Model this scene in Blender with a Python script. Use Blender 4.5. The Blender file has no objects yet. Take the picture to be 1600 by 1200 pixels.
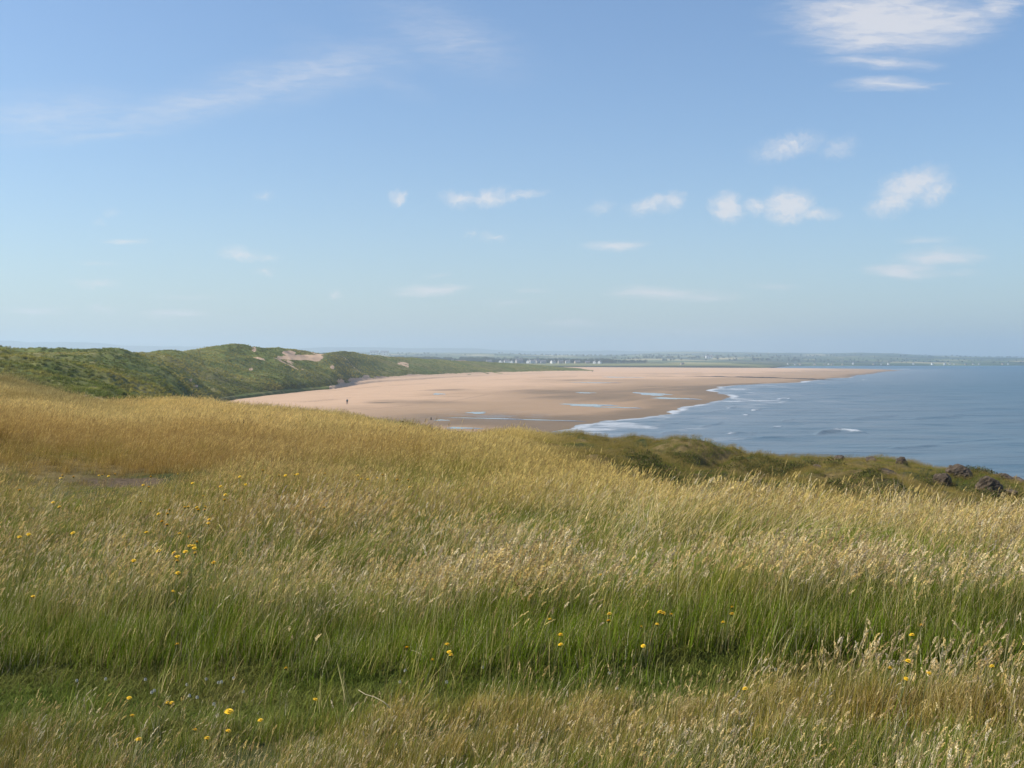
import bpy, bmesh, math, random
import numpy as np
from mathutils import Vector

random.seed(7)
RNG = np.random.default_rng(11)
SC = bpy.context.scene

# ------------------------------------------------------------------ camera
F = 1715.0            # focal length in pixels of the 1600 px wide photograph
EYE = 14.0            # eye height above the sea
HOR = 562.0           # photograph row of eye level
cam_d = bpy.data.cameras.new('camera')
cam = bpy.data.objects.new('camera', cam_d)
SC.collection.objects.link(cam)
cam.location = (0, 0, EYE)
cam.rotation_euler = (math.pi / 2, 0, 0)
cam_d.sensor_fit = 'HORIZONTAL'
cam_d.sensor_width = 36.0
cam_d.lens = 36.0 * F / 1600.0
cam_d.shift_y = -(600.0 - HOR) / 1600.0
cam_d.clip_start = 0.1
cam_d.clip_end = 60000.0
SC.camera = cam

# ------------------------------------------------------------------ light
SUN_EL = math.radians(47)
SUN_AZ = math.radians(-92)       # from straight ahead (+Y), negative = to the left
sd = Vector((math.sin(SUN_AZ) * math.cos(SUN_EL), math.cos(SUN_AZ) * math.cos(SUN_EL), math.sin(SUN_EL)))
sun_d = bpy.data.lights.new('sun', 'SUN')
sun_d.energy = 4.7
sun_d.angle = math.radians(0.53)
sun_d.color = (1.0, 0.93, 0.82)
sun = bpy.data.objects.new('sun', sun_d)
SC.collection.objects.link(sun)
sun.rotation_euler = sd.to_track_quat('Z', 'Y').to_euler()
sun.location = (-60, 0, 60)

SC.view_settings.view_transform = 'Standard'
SC.view_settings.look = 'None'
SC.view_settings.exposure = 0.39
SC.view_settings.gamma = 1.0
SC.cycles.use_denoising = True
SC.cycles.max_bounces = 7
SC.cycles.diffuse_bounces = 3
SC.cycles.transmission_bounces = 4
SC.cycles.volume_bounces = 1
SC.cycles.sample_clamp_indirect = 4.0


# ------------------------------------------------------------------ node helper
class NT:
    def __init__(self, tree):
        self.t = tree
        self.n = tree.nodes
        self.l = tree.links

    def new(self, typ, **kw):
        nd = self.n.new(typ)
        for k, v in kw.items():
            setattr(nd, k, v)
        return nd

    def put(self, sock, val):
        if hasattr(val, 'is_output') or isinstance(val, bpy.types.NodeSocket):
            self.l.new(val, sock)
        elif isinstance(val, (tuple, list)) and len(val) == 3 and sock.type == 'RGBA':
            sock.default_value = (*val, 1)
        else:
            sock.default_value = val

    def math(self, op, a, b=0.0, c=None, clamp=False):
        nd = self.new('ShaderNodeMath', operation=op, use_clamp=clamp)
        self.put(nd.inputs[0], a)
        self.put(nd.inputs[1], b)
        if c is not None:
            self.put(nd.inputs[2], c)
        return nd.outputs[0]

    def mix(self, f, a, b, blend='MIX'):
        nd = self.new('ShaderNodeMix', data_type='RGBA', blend_type=blend)
        self.put(nd.inputs[0], f)
        self.put(nd.inputs[6], a)
        self.put(nd.inputs[7], b)
        return nd.outputs[2]

    def sstep(self, x, lo, hi):
        nd = self.new('ShaderNodeMapRange', interpolation_type='SMOOTHSTEP')
        self.put(nd.inputs[0], x)
        self.put(nd.inputs[1], lo)
        self.put(nd.inputs[2], hi)
        return nd.outputs[0]

    def noise(self, vec, scale, detail=4.0, rough=0.55, dist=0.0):
        nd = self.new('ShaderNodeTexNoise')
        if vec is not None:
            self.l.new(vec, nd.inputs['Vector'])
        nd.inputs['Scale'].default_value = scale
        nd.inputs['Detail'].default_value = detail
        nd.inputs['Roughness'].default_value = rough
        nd.inputs['Distortion'].default_value = dist
        return nd.outputs['Fac']

    def attr(self, name, typ='GEOMETRY', out='Fac'):
        nd = self.new('ShaderNodeAttribute', attribute_name=name, attribute_type=typ)
        return nd.outputs[out]

    def mapping(self, vec, loc=(0, 0, 0), rot=(0, 0, 0), scale=(1, 1, 1), typ='POINT'):
        nd = self.new('ShaderNodeMapping', vector_type=typ)
        self.put(nd.inputs['Vector'], vec)
        nd.inputs['Location'].default_value = loc
        nd.inputs['Rotation'].default_value = rot
        nd.inputs['Scale'].default_value = scale
        return nd.outputs[0]

    def ramp(self, fac, stops):
        nd = self.new('ShaderNodeValToRGB')
        self.put(nd.inputs[0], fac)
        e = nd.color_ramp.elements
        while len(e) < len(stops):
            e.new(0.5)
        for i, (p, c) in enumerate(stops):
            e[i].position = p
            e[i].color = (*c, 1)
        return nd.outputs[0]

    def bump(self, h, strength, dist, normal=None):
        nd = self.new('ShaderNodeBump')
        nd.inputs['Strength'].default_value = strength
        nd.inputs['Distance'].default_value = dist
        self.put(nd.inputs['Height'], h)
        if normal is not None:
            self.put(nd.inputs['Normal'], normal)
        return nd.outputs[0]


def new_mat(name):
    m = bpy.data.materials.new(name)
    m.use_nodes = True
    t = NT(m.node_tree)
    t.n.clear()
    out = t.new('ShaderNodeOutputMaterial')
    return m, t, out


def principled(t, out, color, rough=0.8, normal=None, spec=0.3):
    b = t.new('ShaderNodeBsdfPrincipled')
    t.put(b.inputs['Base Color'], color)
    t.put(b.inputs['Roughness'], rough)
    t.put(b.inputs['Specular IOR Level'], spec)
    if normal is not None:
        t.put(b.inputs['Normal'], normal)
    t.l.new(b.outputs[0], out.inputs[0])
    return b


def plain(name, color, rough=0.8, var=0.15, scale=6.0):
    m, t, out = new_mat(name)
    tc = t.new('ShaderNodeTexCoord')
    n = t.noise(tc.outputs['Object'], scale)
    lo = tuple(c * (1 - var) for c in color)
    hi = tuple(min(1, c * (1 + var)) for c in color)
    principled(t, out, t.mix(n, lo, hi), rough)
    return m


# ------------------------------------------------------------------ world: sky and clouds
W = bpy.data.worlds.new('World')
SC.world = W
W.use_nodes = True
wt = NT(W.node_tree)
wt.n.clear()
wout = wt.new('ShaderNodeOutputWorld')
bg = wt.new('ShaderNodeBackground')
bg.inputs[1].default_value = 0.092
sky = wt.new('ShaderNodeTexSky', sky_type='NISHITA')
sky.sun_disc = False
sky.sun_elevation = SUN_EL
sky.sun_rotation = SUN_AZ
sky.altitude = 0
sky.air_density = 1.13
sky.dust_density = 0.8
sky.ozone_density = 1.5
wtc = wt.new('ShaderNodeTexCoord')
sep = wt.new('ShaderNodeSeparateXYZ')
wt.l.new(wtc.outputs['Generated'], sep.inputs[0])
dy = wt.math('MAXIMUM', sep.outputs[1], 0.05)
px = wt.math('DIVIDE', sep.outputs[0], dy)
pz = wt.math('DIVIDE', sep.outputs[2], dy)
comb = wt.new('ShaderNodeCombineXYZ')
wt.l.new(px, comb.inputs[0])
wt.l.new(pz, comb.inputs[1])


def warp(vec, sc_, amt, stretch):
    nd = wt.new('ShaderNodeTexNoise')
    wt.l.new(wt.mapping(vec, scale=stretch), nd.inputs['Vector'])
    nd.inputs['Scale'].default_value = sc_
    nd.inputs['Detail'].default_value = 6
    nd.inputs['Roughness'].default_value = 0.62
    s = wt.new('ShaderNodeVectorMath', operation='SUBTRACT')
    wt.l.new(nd.outputs['Color'], s.inputs[0])
    s.inputs[1].default_value = (0.5, 0.5, 0.5)
    m = wt.new('ShaderNodeVectorMath', operation='MULTIPLY')
    wt.l.new(s.outputs[0], m.inputs[0])
    m.inputs[1].default_value = amt
    a = wt.new('ShaderNodeVectorMath', operation='ADD')
    wt.l.new(vec, a.inputs[0])
    wt.l.new(m.outputs[0], a.inputs[1])
    flat = wt.new('ShaderNodeVectorMath', operation='MULTIPLY')
    wt.l.new(a.outputs[0], flat.inputs[0])
    flat.inputs[1].default_value = (1, 1, 0)
    return flat.outputs[0]


PUFF = warp(warp(comb.outputs[0], 55.0, (0.020, 0.016, 0), (1, 1.3, 1)), 190.0, (0.010, 0.008, 0), (1, 1.2, 1))
WISP = warp(warp(comb.outputs[0], 22.0, (0.06, 0.014, 0), (0.7, 3.0, 1)), 110.0, (0.022, 0.004, 0), (.6, 3.0, 1))


def clouds(vec, items):
    acc = None
    for (u, v, a, b, rot, st) in items:
        loc = ((u - 800) / F, (HOR - v) / F, 0)
        mp = wt.mapping(vec, loc=loc, rot=(0, 0, math.radians(rot)), scale=(1.25 * a / F, 1.3 * b / F, 1), typ='TEXTURE')
        ln = wt.new('ShaderNodeVectorMath', operation='LENGTH')
        wt.l.new(mp, ln.inputs[0])
        e = wt.math('SUBTRACT', 1.0, ln.outputs['Value'], clamp=True)
        e = wt.math('MULTIPLY', e, st)
        acc = e if acc is None else wt.math('MAXIMUM', acc, e)
    return acc


puffs = clouds(PUFF, [
    (1136, 322, 30, 24, 0, 1.9), (1182, 322, 22, 16, 0, 1.3), (1232, 322, 42, 28, 5, 2.0), (1275, 335, 42, 10, -3, 1.2),
    (1425, 290, 62, 26, 18, 1.7), (1395, 316, 46, 22, 20, 1.5), (1462, 300, 38, 20, 25, 1.2),
    (1230, 230, 62, 22, 14, 1.1), (1310, 232, 36, 20, 20, .8),
    (718, 311, 34, 15, -3, 1.1), (764, 309, 36, 17, 12, 1.4), (815, 305, 46, 9, 6, 1.0),
    (624, 309, 18, 12, 20, 1.5), (1018, 320, 44, 16, 12, 1.2), (1052, 313, 22, 16, 30, 1.2), (938, 325, 26, 11, 10, .8),
    (377, 398, 36, 13, -6, 1.2), (418, 404, 22, 8, 0, .9), (413, 425, 20, 9, 0, .9), (412, 304, 18, 10, 0, .8),
    (525, 462, 16, 9, 15, 1.1), (772, 371, 24, 8, 0, .8), (734, 366, 20, 7, 0, .6),
    (176, 332, 20, 7, 0, .7), (156, 348, 14, 8, 0, .6), (146, 444, 44, 9, -2, 1.0), (160, 482, 30, 8, 0, .8),
])
wisps = clouds(WISP, [
    (1385, 30, 165, 52, -3, 1.7), (1470, 36, 110, 34, 4, 1.3), (1350, 62, 110, 24, 0, 1.3), (1560, 12, 60, 30, 30, 1.0),
    (1375, 97, 100, 12, -2, .9), (1385, 130, 78, 12, 0, 1.2), (1290, 40, 110, 12, 6, .6),
    (1470, 402, 80, 15, 2, 1.2), (1415, 424, 60, 13, -1, 1.6), (1450, 377, 50, 8, 0, .6), (1500, 426, 40, 7, 0, .6),
    (960, 384, 56, 8, 1, 1.2), (670, 453, 62, 10, 1, 1.3), (1025, 457, 80, 11, -1, 1.2), (1090, 463, 90, 9, 0, .8),
    (195, 378, 42, 6, 0, 1.2), (270, 488, 70, 8, 0, 1.0), (60, 486, 60, 8, 0, .9), (890, 504, 60, 8, 0, .8),
    (830, 456, 40, 6, 0, .6), (686, 430, 30, 5, 0, .6), (150, 412, 50, 5, 0, .6), (1216, 447, 40, 8, 0, .6),
    (1110, 520, 120, 8, 0, .5), (300, 462, 80, 6, 0, .5), (790, 473, 50, 6, 0, .5),
    (300, 165, 230, 34, 12, .62), (470, 118, 240, 46, 12, .64), (700, 60, 160, 60, -20, .5), (80, 180, 200, 50, 3, .55),
    (150, 212, 180, 14, 6, .5), (560, 100, 130, 30, -25, .45),
])
dens_p = wt.noise(wt.mapping(PUFF, scale=(1, 1.4, 1)), 110.0, 7.0, 0.7)
dens_w = wt.noise(wt.mapping(WISP, scale=(1, 5, 1)), 30.0, 7.0, 0.65)
ap = wt.math('MULTIPLY', wt.sstep(wt.math('MULTIPLY', puffs, wt.math('SUBTRACT', wt.math('MULTIPLY', dens_p, 2.3), 0.22)), 0.02, 1.4), 0.72)
aw = wt.math('MULTIPLY', wt.sstep(wt.math('MULTIPLY', wisps, wt.math('SUBTRACT', wt.math('MULTIPLY', dens_w, 2.2), 0.10)), 0.0, 1.4), 0.72)
front = wt.sstep(sep.outputs[1], 0.05, 0.2)
alpha = wt.math('MULTIPLY', wt.math('MAXIMUM', ap, aw), front)
skycol = wt.mix(1.0, sky.outputs[0], (0.88, 1.025, 1.20), 'MULTIPLY')
wt.l.new(wt.mix(alpha, skycol, (7.3, 7.0, 6.9)), bg.inputs[0])
wt.l.new(bg.outputs[0], wout.inputs[0])


# ------------------------------------------------------------------ numpy helpers
def vnoise(x, y, seed=0):
    xi = np.floor(x).astype(np.int64)
    yi = np.floor(y).astype(np.int64)
    xf = x - xi
    yf = y - yi

    def h(i, j):
        n = (i * 374761393 + j * 668265263 + seed * 974634777) & 0x7fffffff
        n = ((n ^ (n >> 13)) * 1274126177) & 0x7fffffff
        return ((n ^ (n >> 16)) & 0xffff) / 65535.0
    sx = xf * xf * (3 - 2 * xf)
    sy = yf * yf * (3 - 2 * yf)
    a = h(xi, yi) * (1 - sx) + h(xi + 1, yi) * sx
    b = h(xi, yi + 1) * (1 - sx) + h(xi + 1, yi + 1) * sx
    return a * (1 - sy) + b * sy


def fbm(x, y, scale, octv=4, seed=0):
    r = 0
    amp = 0.5
    tot = 0
    for o in range(octv):
        r = r + amp * vnoise(x / scale * 2 ** o + 17.3 * o, y / scale * 2 ** o - 9.1 * o, seed + o)
        tot += amp
        amp *= 0.5
    return r / tot * 2 - 1        # -1..1


def sstep(x, a, b):
    t = np.clip((x - a) / (b - a), 0, 1)
    return t * t * (3 - 2 * t)


def blur(a, n, axis):
    for _ in range(n):
        p = np.concatenate([np.take(a, [0], axis), a, np.take(a, [-1], axis)], axis)
        L = a.shape[axis]
        a = (np.take(p, range(0, L), axis) + 2 * a + np.take(p, range(2, L + 2), axis)) / 4
    return a


def tag(o, label=None, cat=None, group=None, kind=None):
    if label:
        o['label'] = label
    if cat:
        o['category'] = cat
    if group:
        o['group'] = group
    if kind:
        o['kind'] = kind
    return o


def mesh_obj(name, V, faces, mat=None, parent=None, smooth=True, attrs=None, link=True):
    me = bpy.data.meshes.new(name)
    V = np.asarray(V, dtype=np.float64)
    me.from_pydata(V.tolist() if len(V) < 20000 else [tuple(v) for v in V], [], faces)
    if attrs:
        for k, a in attrs.items():
            at = me.attributes.new(k, 'FLOAT', 'POINT')
            at.data.foreach_set('value', np.asarray(a, dtype=np.float32).ravel())
    if smooth:
        me.polygons.foreach_set('use_smooth', np.ones(len(me.polygons), dtype=bool))
    me.update()
    if mat:
        me.materials.append(mat)
    o = bpy.data.objects.new(name, me)
    if link:
        SC.collection.objects.link(o)
    if parent:
        o.parent = parent
    return o


def grid_faces(nr, nc):
    i = np.arange(nr - 1)[:, None] * nc + np.arange(nc - 1)[None, :]
    i = i.ravel()
    return np.stack([i, i + 1, i + nc + 1, i + nc], 1).tolist()


def grid_obj(name, X, Y, Z, mat, attrs=None, kind='structure'):
    nr, nc = X.shape
    V = np.stack([X.ravel(), Y.ravel(), Z.ravel()], 1)
    at = {k: a.ravel() for k, a in (attrs or {}).items()}
    o = mesh_obj(name, V, grid_faces(nr, nc), mat, attrs=at)
    if kind:
        o['kind'] = kind
    return o


def ray_xz(u, v, Y):
    return (u - 800) / F * Y, EYE - (v - HOR) / F * Y


# ------------------------------------------------------------------ headland ground as a height field over (u, Y)
HY = np.concatenate([np.arange(1.5, 12, 0.12), np.arange(12, 30, 0.25), np.arange(30, 70, 0.6), np.arange(70, 190, 2.5)])
HU = np.arange(-520, 2261, 12.0)
COLS = {
    -520: [(1.5, 12.36), (6, 12.3), (10, 12.4), (16, 12.45), (30, 12.8), (45, 13.1), (60, 13.2), (90, 12.2), (130, 10), (190, 7)],
    -200: [(1.5, 12.36), (6, 12.3), (10, 12.4), (16, 12.4), (30, 12.75), (45, 13.0), (55, 13.0), (80, 11.8), (120, 10), (190, 6)],
    0: [(1.5, 12.36), (5.6, 12.3), (7, 12.36), (10, 12.4), (14, 12.35), (17, 12.24), (20, 12.45), (30, 12.55), (40, 12.72), (50, 12.85), (60, 12.4), (80, 10.9), (110, 9.5), (190, 5)],
    90: [(1.5, 12.36), (5.6, 12.3), (7, 12.36), (10, 12.4), (14, 12.33), (16.5, 12.22), (20, 12.36), (30, 12.3), (40, 12.2), (48, 12.2), (58, 11.6), (80, 10.3), (110, 8.6), (190, 5)],
    140: [(1.5, 12.36), (5.6, 12.3), (7, 12.36), (10, 12.4), (14, 12.33), (16.5, 12.22), (20, 12.34), (30, 12.15), (45, 11.85), (55, 11.0), (75, 9.0), (110, 7.5), (190, 4)],
    330: [(1.5, 12.36), (5.6, 12.3), (7, 12.36), (10, 12.4), (14, 12.36), (20, 12.32), (30, 12.1), (45, 11.86), (55, 11.0), (75, 7.5), (110, 3.5), (190, -1)],
    450: [(1.5, 12.36), (5.6, 12.3), (7, 12.36), (10, 12.4), (16, 12.36), (30, 11.95), (45, 11.58), (55, 10.2), (75, 6), (110, 0), (190, -2)],
    600: [(1.5, 12.36), (5.6, 12.3), (7, 12.36), (10, 12.4), (13.5, 12.3), (15, 12.18), (18, 12.35), (30, 11.7), (45, 11.16), (53, 10), (75, 5), (100, -1), (190, -2)],
    800: [(1.5, 12.36), (5.6, 12.3), (7, 12.36), (10, 12.4), (13, 12.35), (15, 12.22), (18, 12.3), (25, 11.7), (34, 11.15), (42, 10.98), (48, 10), (70, 5), (95, -1), (190, -2)],
    950: [(1.5, 12.36), (5.6, 12.3), (7, 12.38), (10, 12.4), (14, 12.3), (18, 12.08), (23, 11.4), (28, 11.05), (36, 10.85), (42, 10.85), (47, 10), (65, 5), (90, -1), (190, -2)],
    1100: [(1.5, 12.36), (5.6, 12.3), (7, 12.4), (10, 12.38), (14, 12.1), (17, 11.85), (21, 11.0), (27, 10.6), (36, 10.6), (42, 10.66), (47, 9.8), (65, 4), (90, -1), (190, -2)],
    1200: [(1.5, 12.36), (5.6, 12.3), (7, 12.4), (10, 12.36), (13, 12.08), (16, 11.78), (20, 10.8), (26, 10.35), (36, 10.3), (42, 10.3), (47, 9.4), (65, 4), (90, -1), (190, -2)],
    1300: [(1.5, 12.36), (5.6, 12.3), (7, 12.4), (10, 12.34), (12.5, 12.05), (15, 11.75), (19, 10.6), (25, 10.2), (36, 10.35), (42, 10.45), (46, 9.5), (65, 3), (90, -1), (190, -2)],
    1400: [(1.5, 12.36), (5.6, 12.3), (7, 12.4), (10, 12.32), (12.5, 12.0), (15, 11.65), (19, 10.5), (25, 9.95), (35, 10.3), (41, 10.5), (46, 9.4), (65, 3), (90, -1), (190, -2)],
    1500: [(1.5, 12.36), (5.6, 12.3), (7, 12.4), (10, 12.3), (12.5, 11.96), (15, 11.6), (19, 10.4), (25, 9.7), (34, 9.85), (40, 9.95), (45, 8.9), (65, 3), (90, -1), (190, -2)],
    1600: [(1.5, 12.36), (5.6, 12.3), (7, 12.4), (10, 12.28), (12.5, 11.94), (15, 11.55), (19, 10.2), (25, 9.4), (33, 9.5), (38, 9.6), (43, 8.6), (65, 3), (90, -1), (190, -2)],
    1900: [(1.5, 12.36), (5.6, 12.3), (7, 12.4), (10, 12.3), (12.5, 12.02), (15, 11.7), (19, 10.2), (25, 9.0), (33, 8.9), (38, 8.8), (43, 8), (65, 3), (90, -1), (190, -2)],
    2260: [(1.5, 12.36), (5.6, 12.3), (7, 12.4), (10, 12.3), (12.5, 12.0), (15, 11.6), (19, 10), (25, 8.6), (33, 8.3), (38, 8), (43, 7), (65, 2), (90, -1), (190, -2)],
}
cu = sorted(COLS)
prof = np.array([np.interp(HY, *zip(*COLS[c])) for c in cu])          # ncol x nY
HZ = np.array([np.interp(HU, cu, prof[:, j]) for j in range(len(HY))])  # nY x nU
HZ = blur(HZ, 4, 1)
HZ = HZ - np.interp(HU, [700, 900, 1200, 1600], [0, .34, .45, .34])[None, :] * np.interp(HY, [10.5, 15, 20, 30], [0, 1, 1, 0])[:, None]
near = HZ.copy()
HZ = blur(HZ, 6, 0)
UU, YY = np.meshgrid(HU, HY)
XX = (UU - 800) / F * YY
lump = (0.10 + .10 * sstep(YY, 12, 20)) * fbm(XX, YY, 5.0, 3, 3) + .22 * sstep(YY, 14, 24) * fbm(XX, YY, 11.0, 2, 4) + 0.05 * fbm(XX, YY, 1.3, 3, 5)
edge_w = sstep(YY, 18, 34)
lump = lump * (1 - 0.2 * edge_w) + edge_w * (0.62 * fbm(XX, YY, 3.6, 4, 8) + 0.30 * fbm(XX, YY, 1.2, 3, 9) - .10) * sstep(UU, 650, 1000)
lump *= sstep(YY, 2, 9) * 0.85 + 0.15
lump += sstep(YY, 55, 90) * 0.8 * fbm(XX, YY, 14, 4, 13)


def path_near(u):     # near edge of the trodden path
    return 5.15 + 0.45 * sstep(np.asarray(u, float), 300, 1300)


def path_far(u):
    return 6.05 + 0.12 * np.sin(np.asarray(u, float) / 140.0) + 0.05 * np.sin(np.asarray(u, float) / 41.0)


onpath = sstep(YY, path_near(UU) - .15, path_near(UU) + .15) * (1 - sstep(YY, path_far(UU) - .1, path_far(UU) + .1))
HZ = HZ + lump - 0.04 * onpath + 0.05 * np.exp(-((YY - path_far(UU) - 0.5) / 0.4) ** 2)
HZ = HZ + .24 * sstep(YY, 30, 38) * (1 - sstep(YY, 46, 50)) * sstep(UU, 680, 820) * (1 - sstep(UU, 1000, 1120))
# bare earth scrape in the left of the field, and the trodden hollow by it
bare = np.exp(-(((UU - 185) / 85) ** 2 + ((YY - 16.3 + (UU - 185) * 0.001) / 0.75) ** 2))
HZ = HZ - 0.05 * bare
# little sheep track cut on the far ridge
tr = np.exp(-(((YY - (37.0 + (UU - 1090) * 0.035)) / 0.8) ** 2)) * sstep(UU, 1075, 1095) * (1 - sstep(UU, 1165, 1190))
HZ = HZ - 0.35 * tr


def ground_z(u, Y):
    u = np.asarray(u, float)
    Y = np.asarray(Y, float)
    iu = np.clip((u - HU[0]) / 12.0, 0, len(HU) - 1.001)
    iy = np.clip(np.interp(Y, HY, np.arange(len(HY))), 0, len(HY) - 1.001)
    a = iu.astype(int)
    b = iy.astype(int)
    fu = iu - a
    fy = iy - b
    return (HZ[b, a] * (1 - fu) * (1 - fy) + HZ[b, a + 1] * fu * (1 - fy) + HZ[b + 1, a] * (1 - fu) * fy + HZ[b + 1, a + 1] * fu * fy)


def ground_xy(x, y):
    return ground_z(800 + x / np.maximum(y, 0.5) * F, y)


m, t, out = new_mat('headland_soil')
geo = t.new('ShaderNodeNewGeometry')
P = geo.outputs['Position']
n1 = t.noise(P, 0.35, 5)
n2 = t.noise(P, 3.0, 5)
turf = t.ramp(n2, [(0.25, (0.028, 0.040, 0.010)), (0.55, (0.055, 0.060, 0.018)), (0.8, (0.11, 0.085, 0.035))])
dry = t.ramp(n2, [(0.25, (0.09, 0.065, 0.025)), (0.7, (0.22, 0.16, 0.07))])
col = t.mix(t.math('MULTIPLY', t.sstep(n1, 0.42, 0.62), t.attr('dry')), turf, dry)
col = t.mix(t.sstep(t.math('ADD', t.attr('bare'), t.math('MULTIPLY', n2, 0.5)), 0.6, 0.85), col, t.ramp(t.noise(P, 12, 4), [(0.3, (0.060, 0.043, 0.026)), (0.7, (0.125, 0.092, 0.060))]))
col = t.mix(t.math('MULTIPLY', t.attr('path'), 0.8), col, (0.045, 0.065, 0.016))
principled(t, out, col, 0.95, t.bump(t.noise(P, 14, 5), 0.7, 0.06), spec=0.1)
M_SOIL = m
grid_obj('headland', XX, YY, HZ, M_SOIL, {'dry': sstep(YY, 9, 22), 'bare': bare, 'path': onpath})

# ------------------------------------------------------------------ beach
WL = [(560, 735), (700, 706), (800, 686), (880, 672), (905, 664.5), (960, 657), (1005, 653.5), (1050, 646), (1058, 641), (1072, 636),
      (1100, 630), (1132, 623), (1140, 619.5), (1122, 613), (1108, 608.5), (1120, 604.5), (1160, 601.5), (1220, 598.5), (1280, 594.5),
      (1310, 590.5), (1334, 586.5), (1372, 582), (1404, 579), (1392, 577.4), (1330, 576.3), (1230, 575.6), (1140, 575.2)]
wl = np.array([((u - 800) / F * (EYE * F / (v - HOR)), EYE * F / (v - HOR)) for u, v in WL])
wl_poly = np.concatenate([wl, np.array([(300, 2600), (-1500, 2600), (-1500, 100), (-40, 60)])])


def seg_dist(x, y, pts):
    d = np.full(x.shape, 1e9)
    for a, b in zip(pts[:-1], pts[1:]):
        ab = b - a
        tt = np.clip(((x - a[0]) * ab[0] + (y - a[1]) * ab[1]) / (ab @ ab), 0, 1)
        d = np.minimum(d, np.hypot(x - a[0] - tt * ab[0], y - a[1] - tt * ab[1]))
    return d


def inside(x, y, poly):
    r = np.zeros(x.shape, bool)
    n = len(poly)
    for i in range(n):
        x1, y1 = poly[i]
        x2, y2 = poly[(i + 1) % n]
        c = ((y1 > y) != (y2 > y)) & (x < (x2 - x1) * (y - y1) / (y2 - y1 + 1e-12) + x1)
        r ^= c
    return r


def shore(x, y):
    wx = x + 6 * fbm(x, y, 45, 3, 21) * np.clip(y / 400, .5, 2)
    d = seg_dist(wx, y, wl)
    return np.where(inside(wx, y, wl_poly), d, -d)


def beach_z(x, y):
    d = shore(x, y)
    z = np.where(d > 0, 0.9 * (1 - np.exp(-d / 55)) + np.minimum(d, 400) * 0.0052, np.maximum(d * 0.02, -1.6))
    z = z + 0.16 * fbm(x, y, 60, 3, 31) * np.clip(d / 30, 0, 1) + 0.05 * fbm(x, y, 9, 3, 33) * np.clip(d / 30, 0, 1)
    return z


BY = np.exp(np.linspace(np.log(130), np.log(2300), 420))
BU = np.linspace(120, 1560, 520)
bu, by = np.meshgrid(BU, BY)
bx = (bu - 800) / F * by
bz = beach_z(bx, by)
bd = shore(bx, by)
bv = HOR + (EYE - bz) / by * F


def blob(u0, v0, a, b, p=1.0):
    return np.exp(-(((bu - u0) / a) ** 2 + ((bv - v0) / b) ** 2) ** p)


wet = .8 * np.clip(1 - bd / 22, 0, 1) * (bd > -5)
wetb = 0.95 * blob(760, 655, 170, 13) + 0.45 * blob(655, 629, 90, 5) + 0.7 * blob(960, 622, 140, 8) + 0.55 * blob(1040, 606, 90, 7) + 0.6 * blob(860, 612, 130, 4)
wetb += 0.45 * blob(930, 594, 130, 2.5) + 0.35 * blob(1000, 588, 140, 2) + 0.4 * blob(1100, 584, 160, 2) + 0.4 * blob(705, 610, 40, 3) + 0.35 * blob(590, 629, 22, 1.5)
drysand = sstep(bd + 44 * fbm(bx, by, 80, 4, 34), 15, 165)
film = np.clip(0.9 * blob(780, 650, 110, 7) + 0.6 * blob(700, 640, 30, 3), 0, 1)
m, t, out = new_mat('sand')
geo = t.new('ShaderNodeNewGeometry')
P = geo.outputs['Position']
n1 = t.noise(t.mapping(P, scale=(1, 1, 0)), 0.02, 6, 0.6)
n2 = t.noise(t.mapping(P, scale=(1, 1, 0)), 0.12, 6, 0.65)
n3 = t.noise(t.mapping(P, scale=(1, 1, 0)), 1.5, 4, 0.6)
st = t.noise(t.mapping(t.mapping(P, rot=(0, 0, math.radians(-67))), scale=(.16, 1, 0)), 0.09, 7, 0.65)
w = t.math('ADD', t.attr('wet'), t.math('MULTIPLY', t.math('SUBTRACT', n1, 0.5), 1.1))
w = t.math('ADD', w, t.math('MULTIPLY', t.math('SUBTRACT', n2, 0.5), 0.5))
w = t.math('ADD', w, t.math('MULTIPLY', t.math('SUBTRACT', st, 0.5), 1.3))
w = t.sstep(w, 0.10, 0.90)
dryc = t.mix(n2, (0.405, 0.268, 0.170), (0.545, 0.372, 0.244))
damp = t.mix(n2, (0.265, 0.178, 0.108), (0.350, 0.240, 0.150))
base = t.mix(t.sstep(t.math('ADD', t.attr('dryness'), t.math('ADD', t.math('MULTIPLY', t.math('SUBTRACT', n1, 0.5), 0.8), t.math('MULTIPLY', t.math('SUBTRACT', st, 0.5), 0.9))), 0.05, 0.75), damp, dryc)
base = t.mix(w, base, t.mix(n2, (0.140, 0.098, 0.060), (0.205, 0.146, 0.090)))
base = t.mix(t.math('MULTIPLY', t.sstep(n3, 0.62, 0.75), 0.25), base, (0.12, 0.085, 0.06))
base = t.mix(t.math('MULTIPLY', t.attr('wrack'), t.sstep(n3, 0.4, 0.55)), base, (0.07, 0.052, 0.042))
f = t.math('MULTIPLY', t.attr('film'), t.sstep(n2, 0.42, 0.55))
rough = t.math('SUBTRACT', 0.95, t.math('ADD', t.math('MULTIPLY', w, 0.16), t.math('MULTIPLY', f, 0.5)))
nb = t.bump(t.noise(P, 0.9, 4), 0.4, 0.25)
principled(t, out, base, rough, nb, spec=0.15)
M_SAND = m
wrack = np.zeros_like(bz)
for pts, wd in (([(320, 645), (430, 632), (500, 626), (548, 621)], 1.3), ([(560, 641), (700, 628), (780, 613)], .6),
                ([(400, 618), (520, 610), (600, 603), (760, 594), (900, 588)], .5)):
    vv = np.interp(bu, *zip(*pts), left=-99, right=-99)
    wrack = np.maximum(wrack, np.exp(-((bv - vv) / wd) ** 2) * np.clip(fbm(bx, by, 20, 3, 55) * 2 + .7, 0, 1) * .42)
grid_obj('beach', bx, by, bz, M_SAND, {'wet': np.clip(wet + wetb, 0, 1.2), 'dryness': drysand, 'film': film, 'wrack': wrack})

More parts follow.
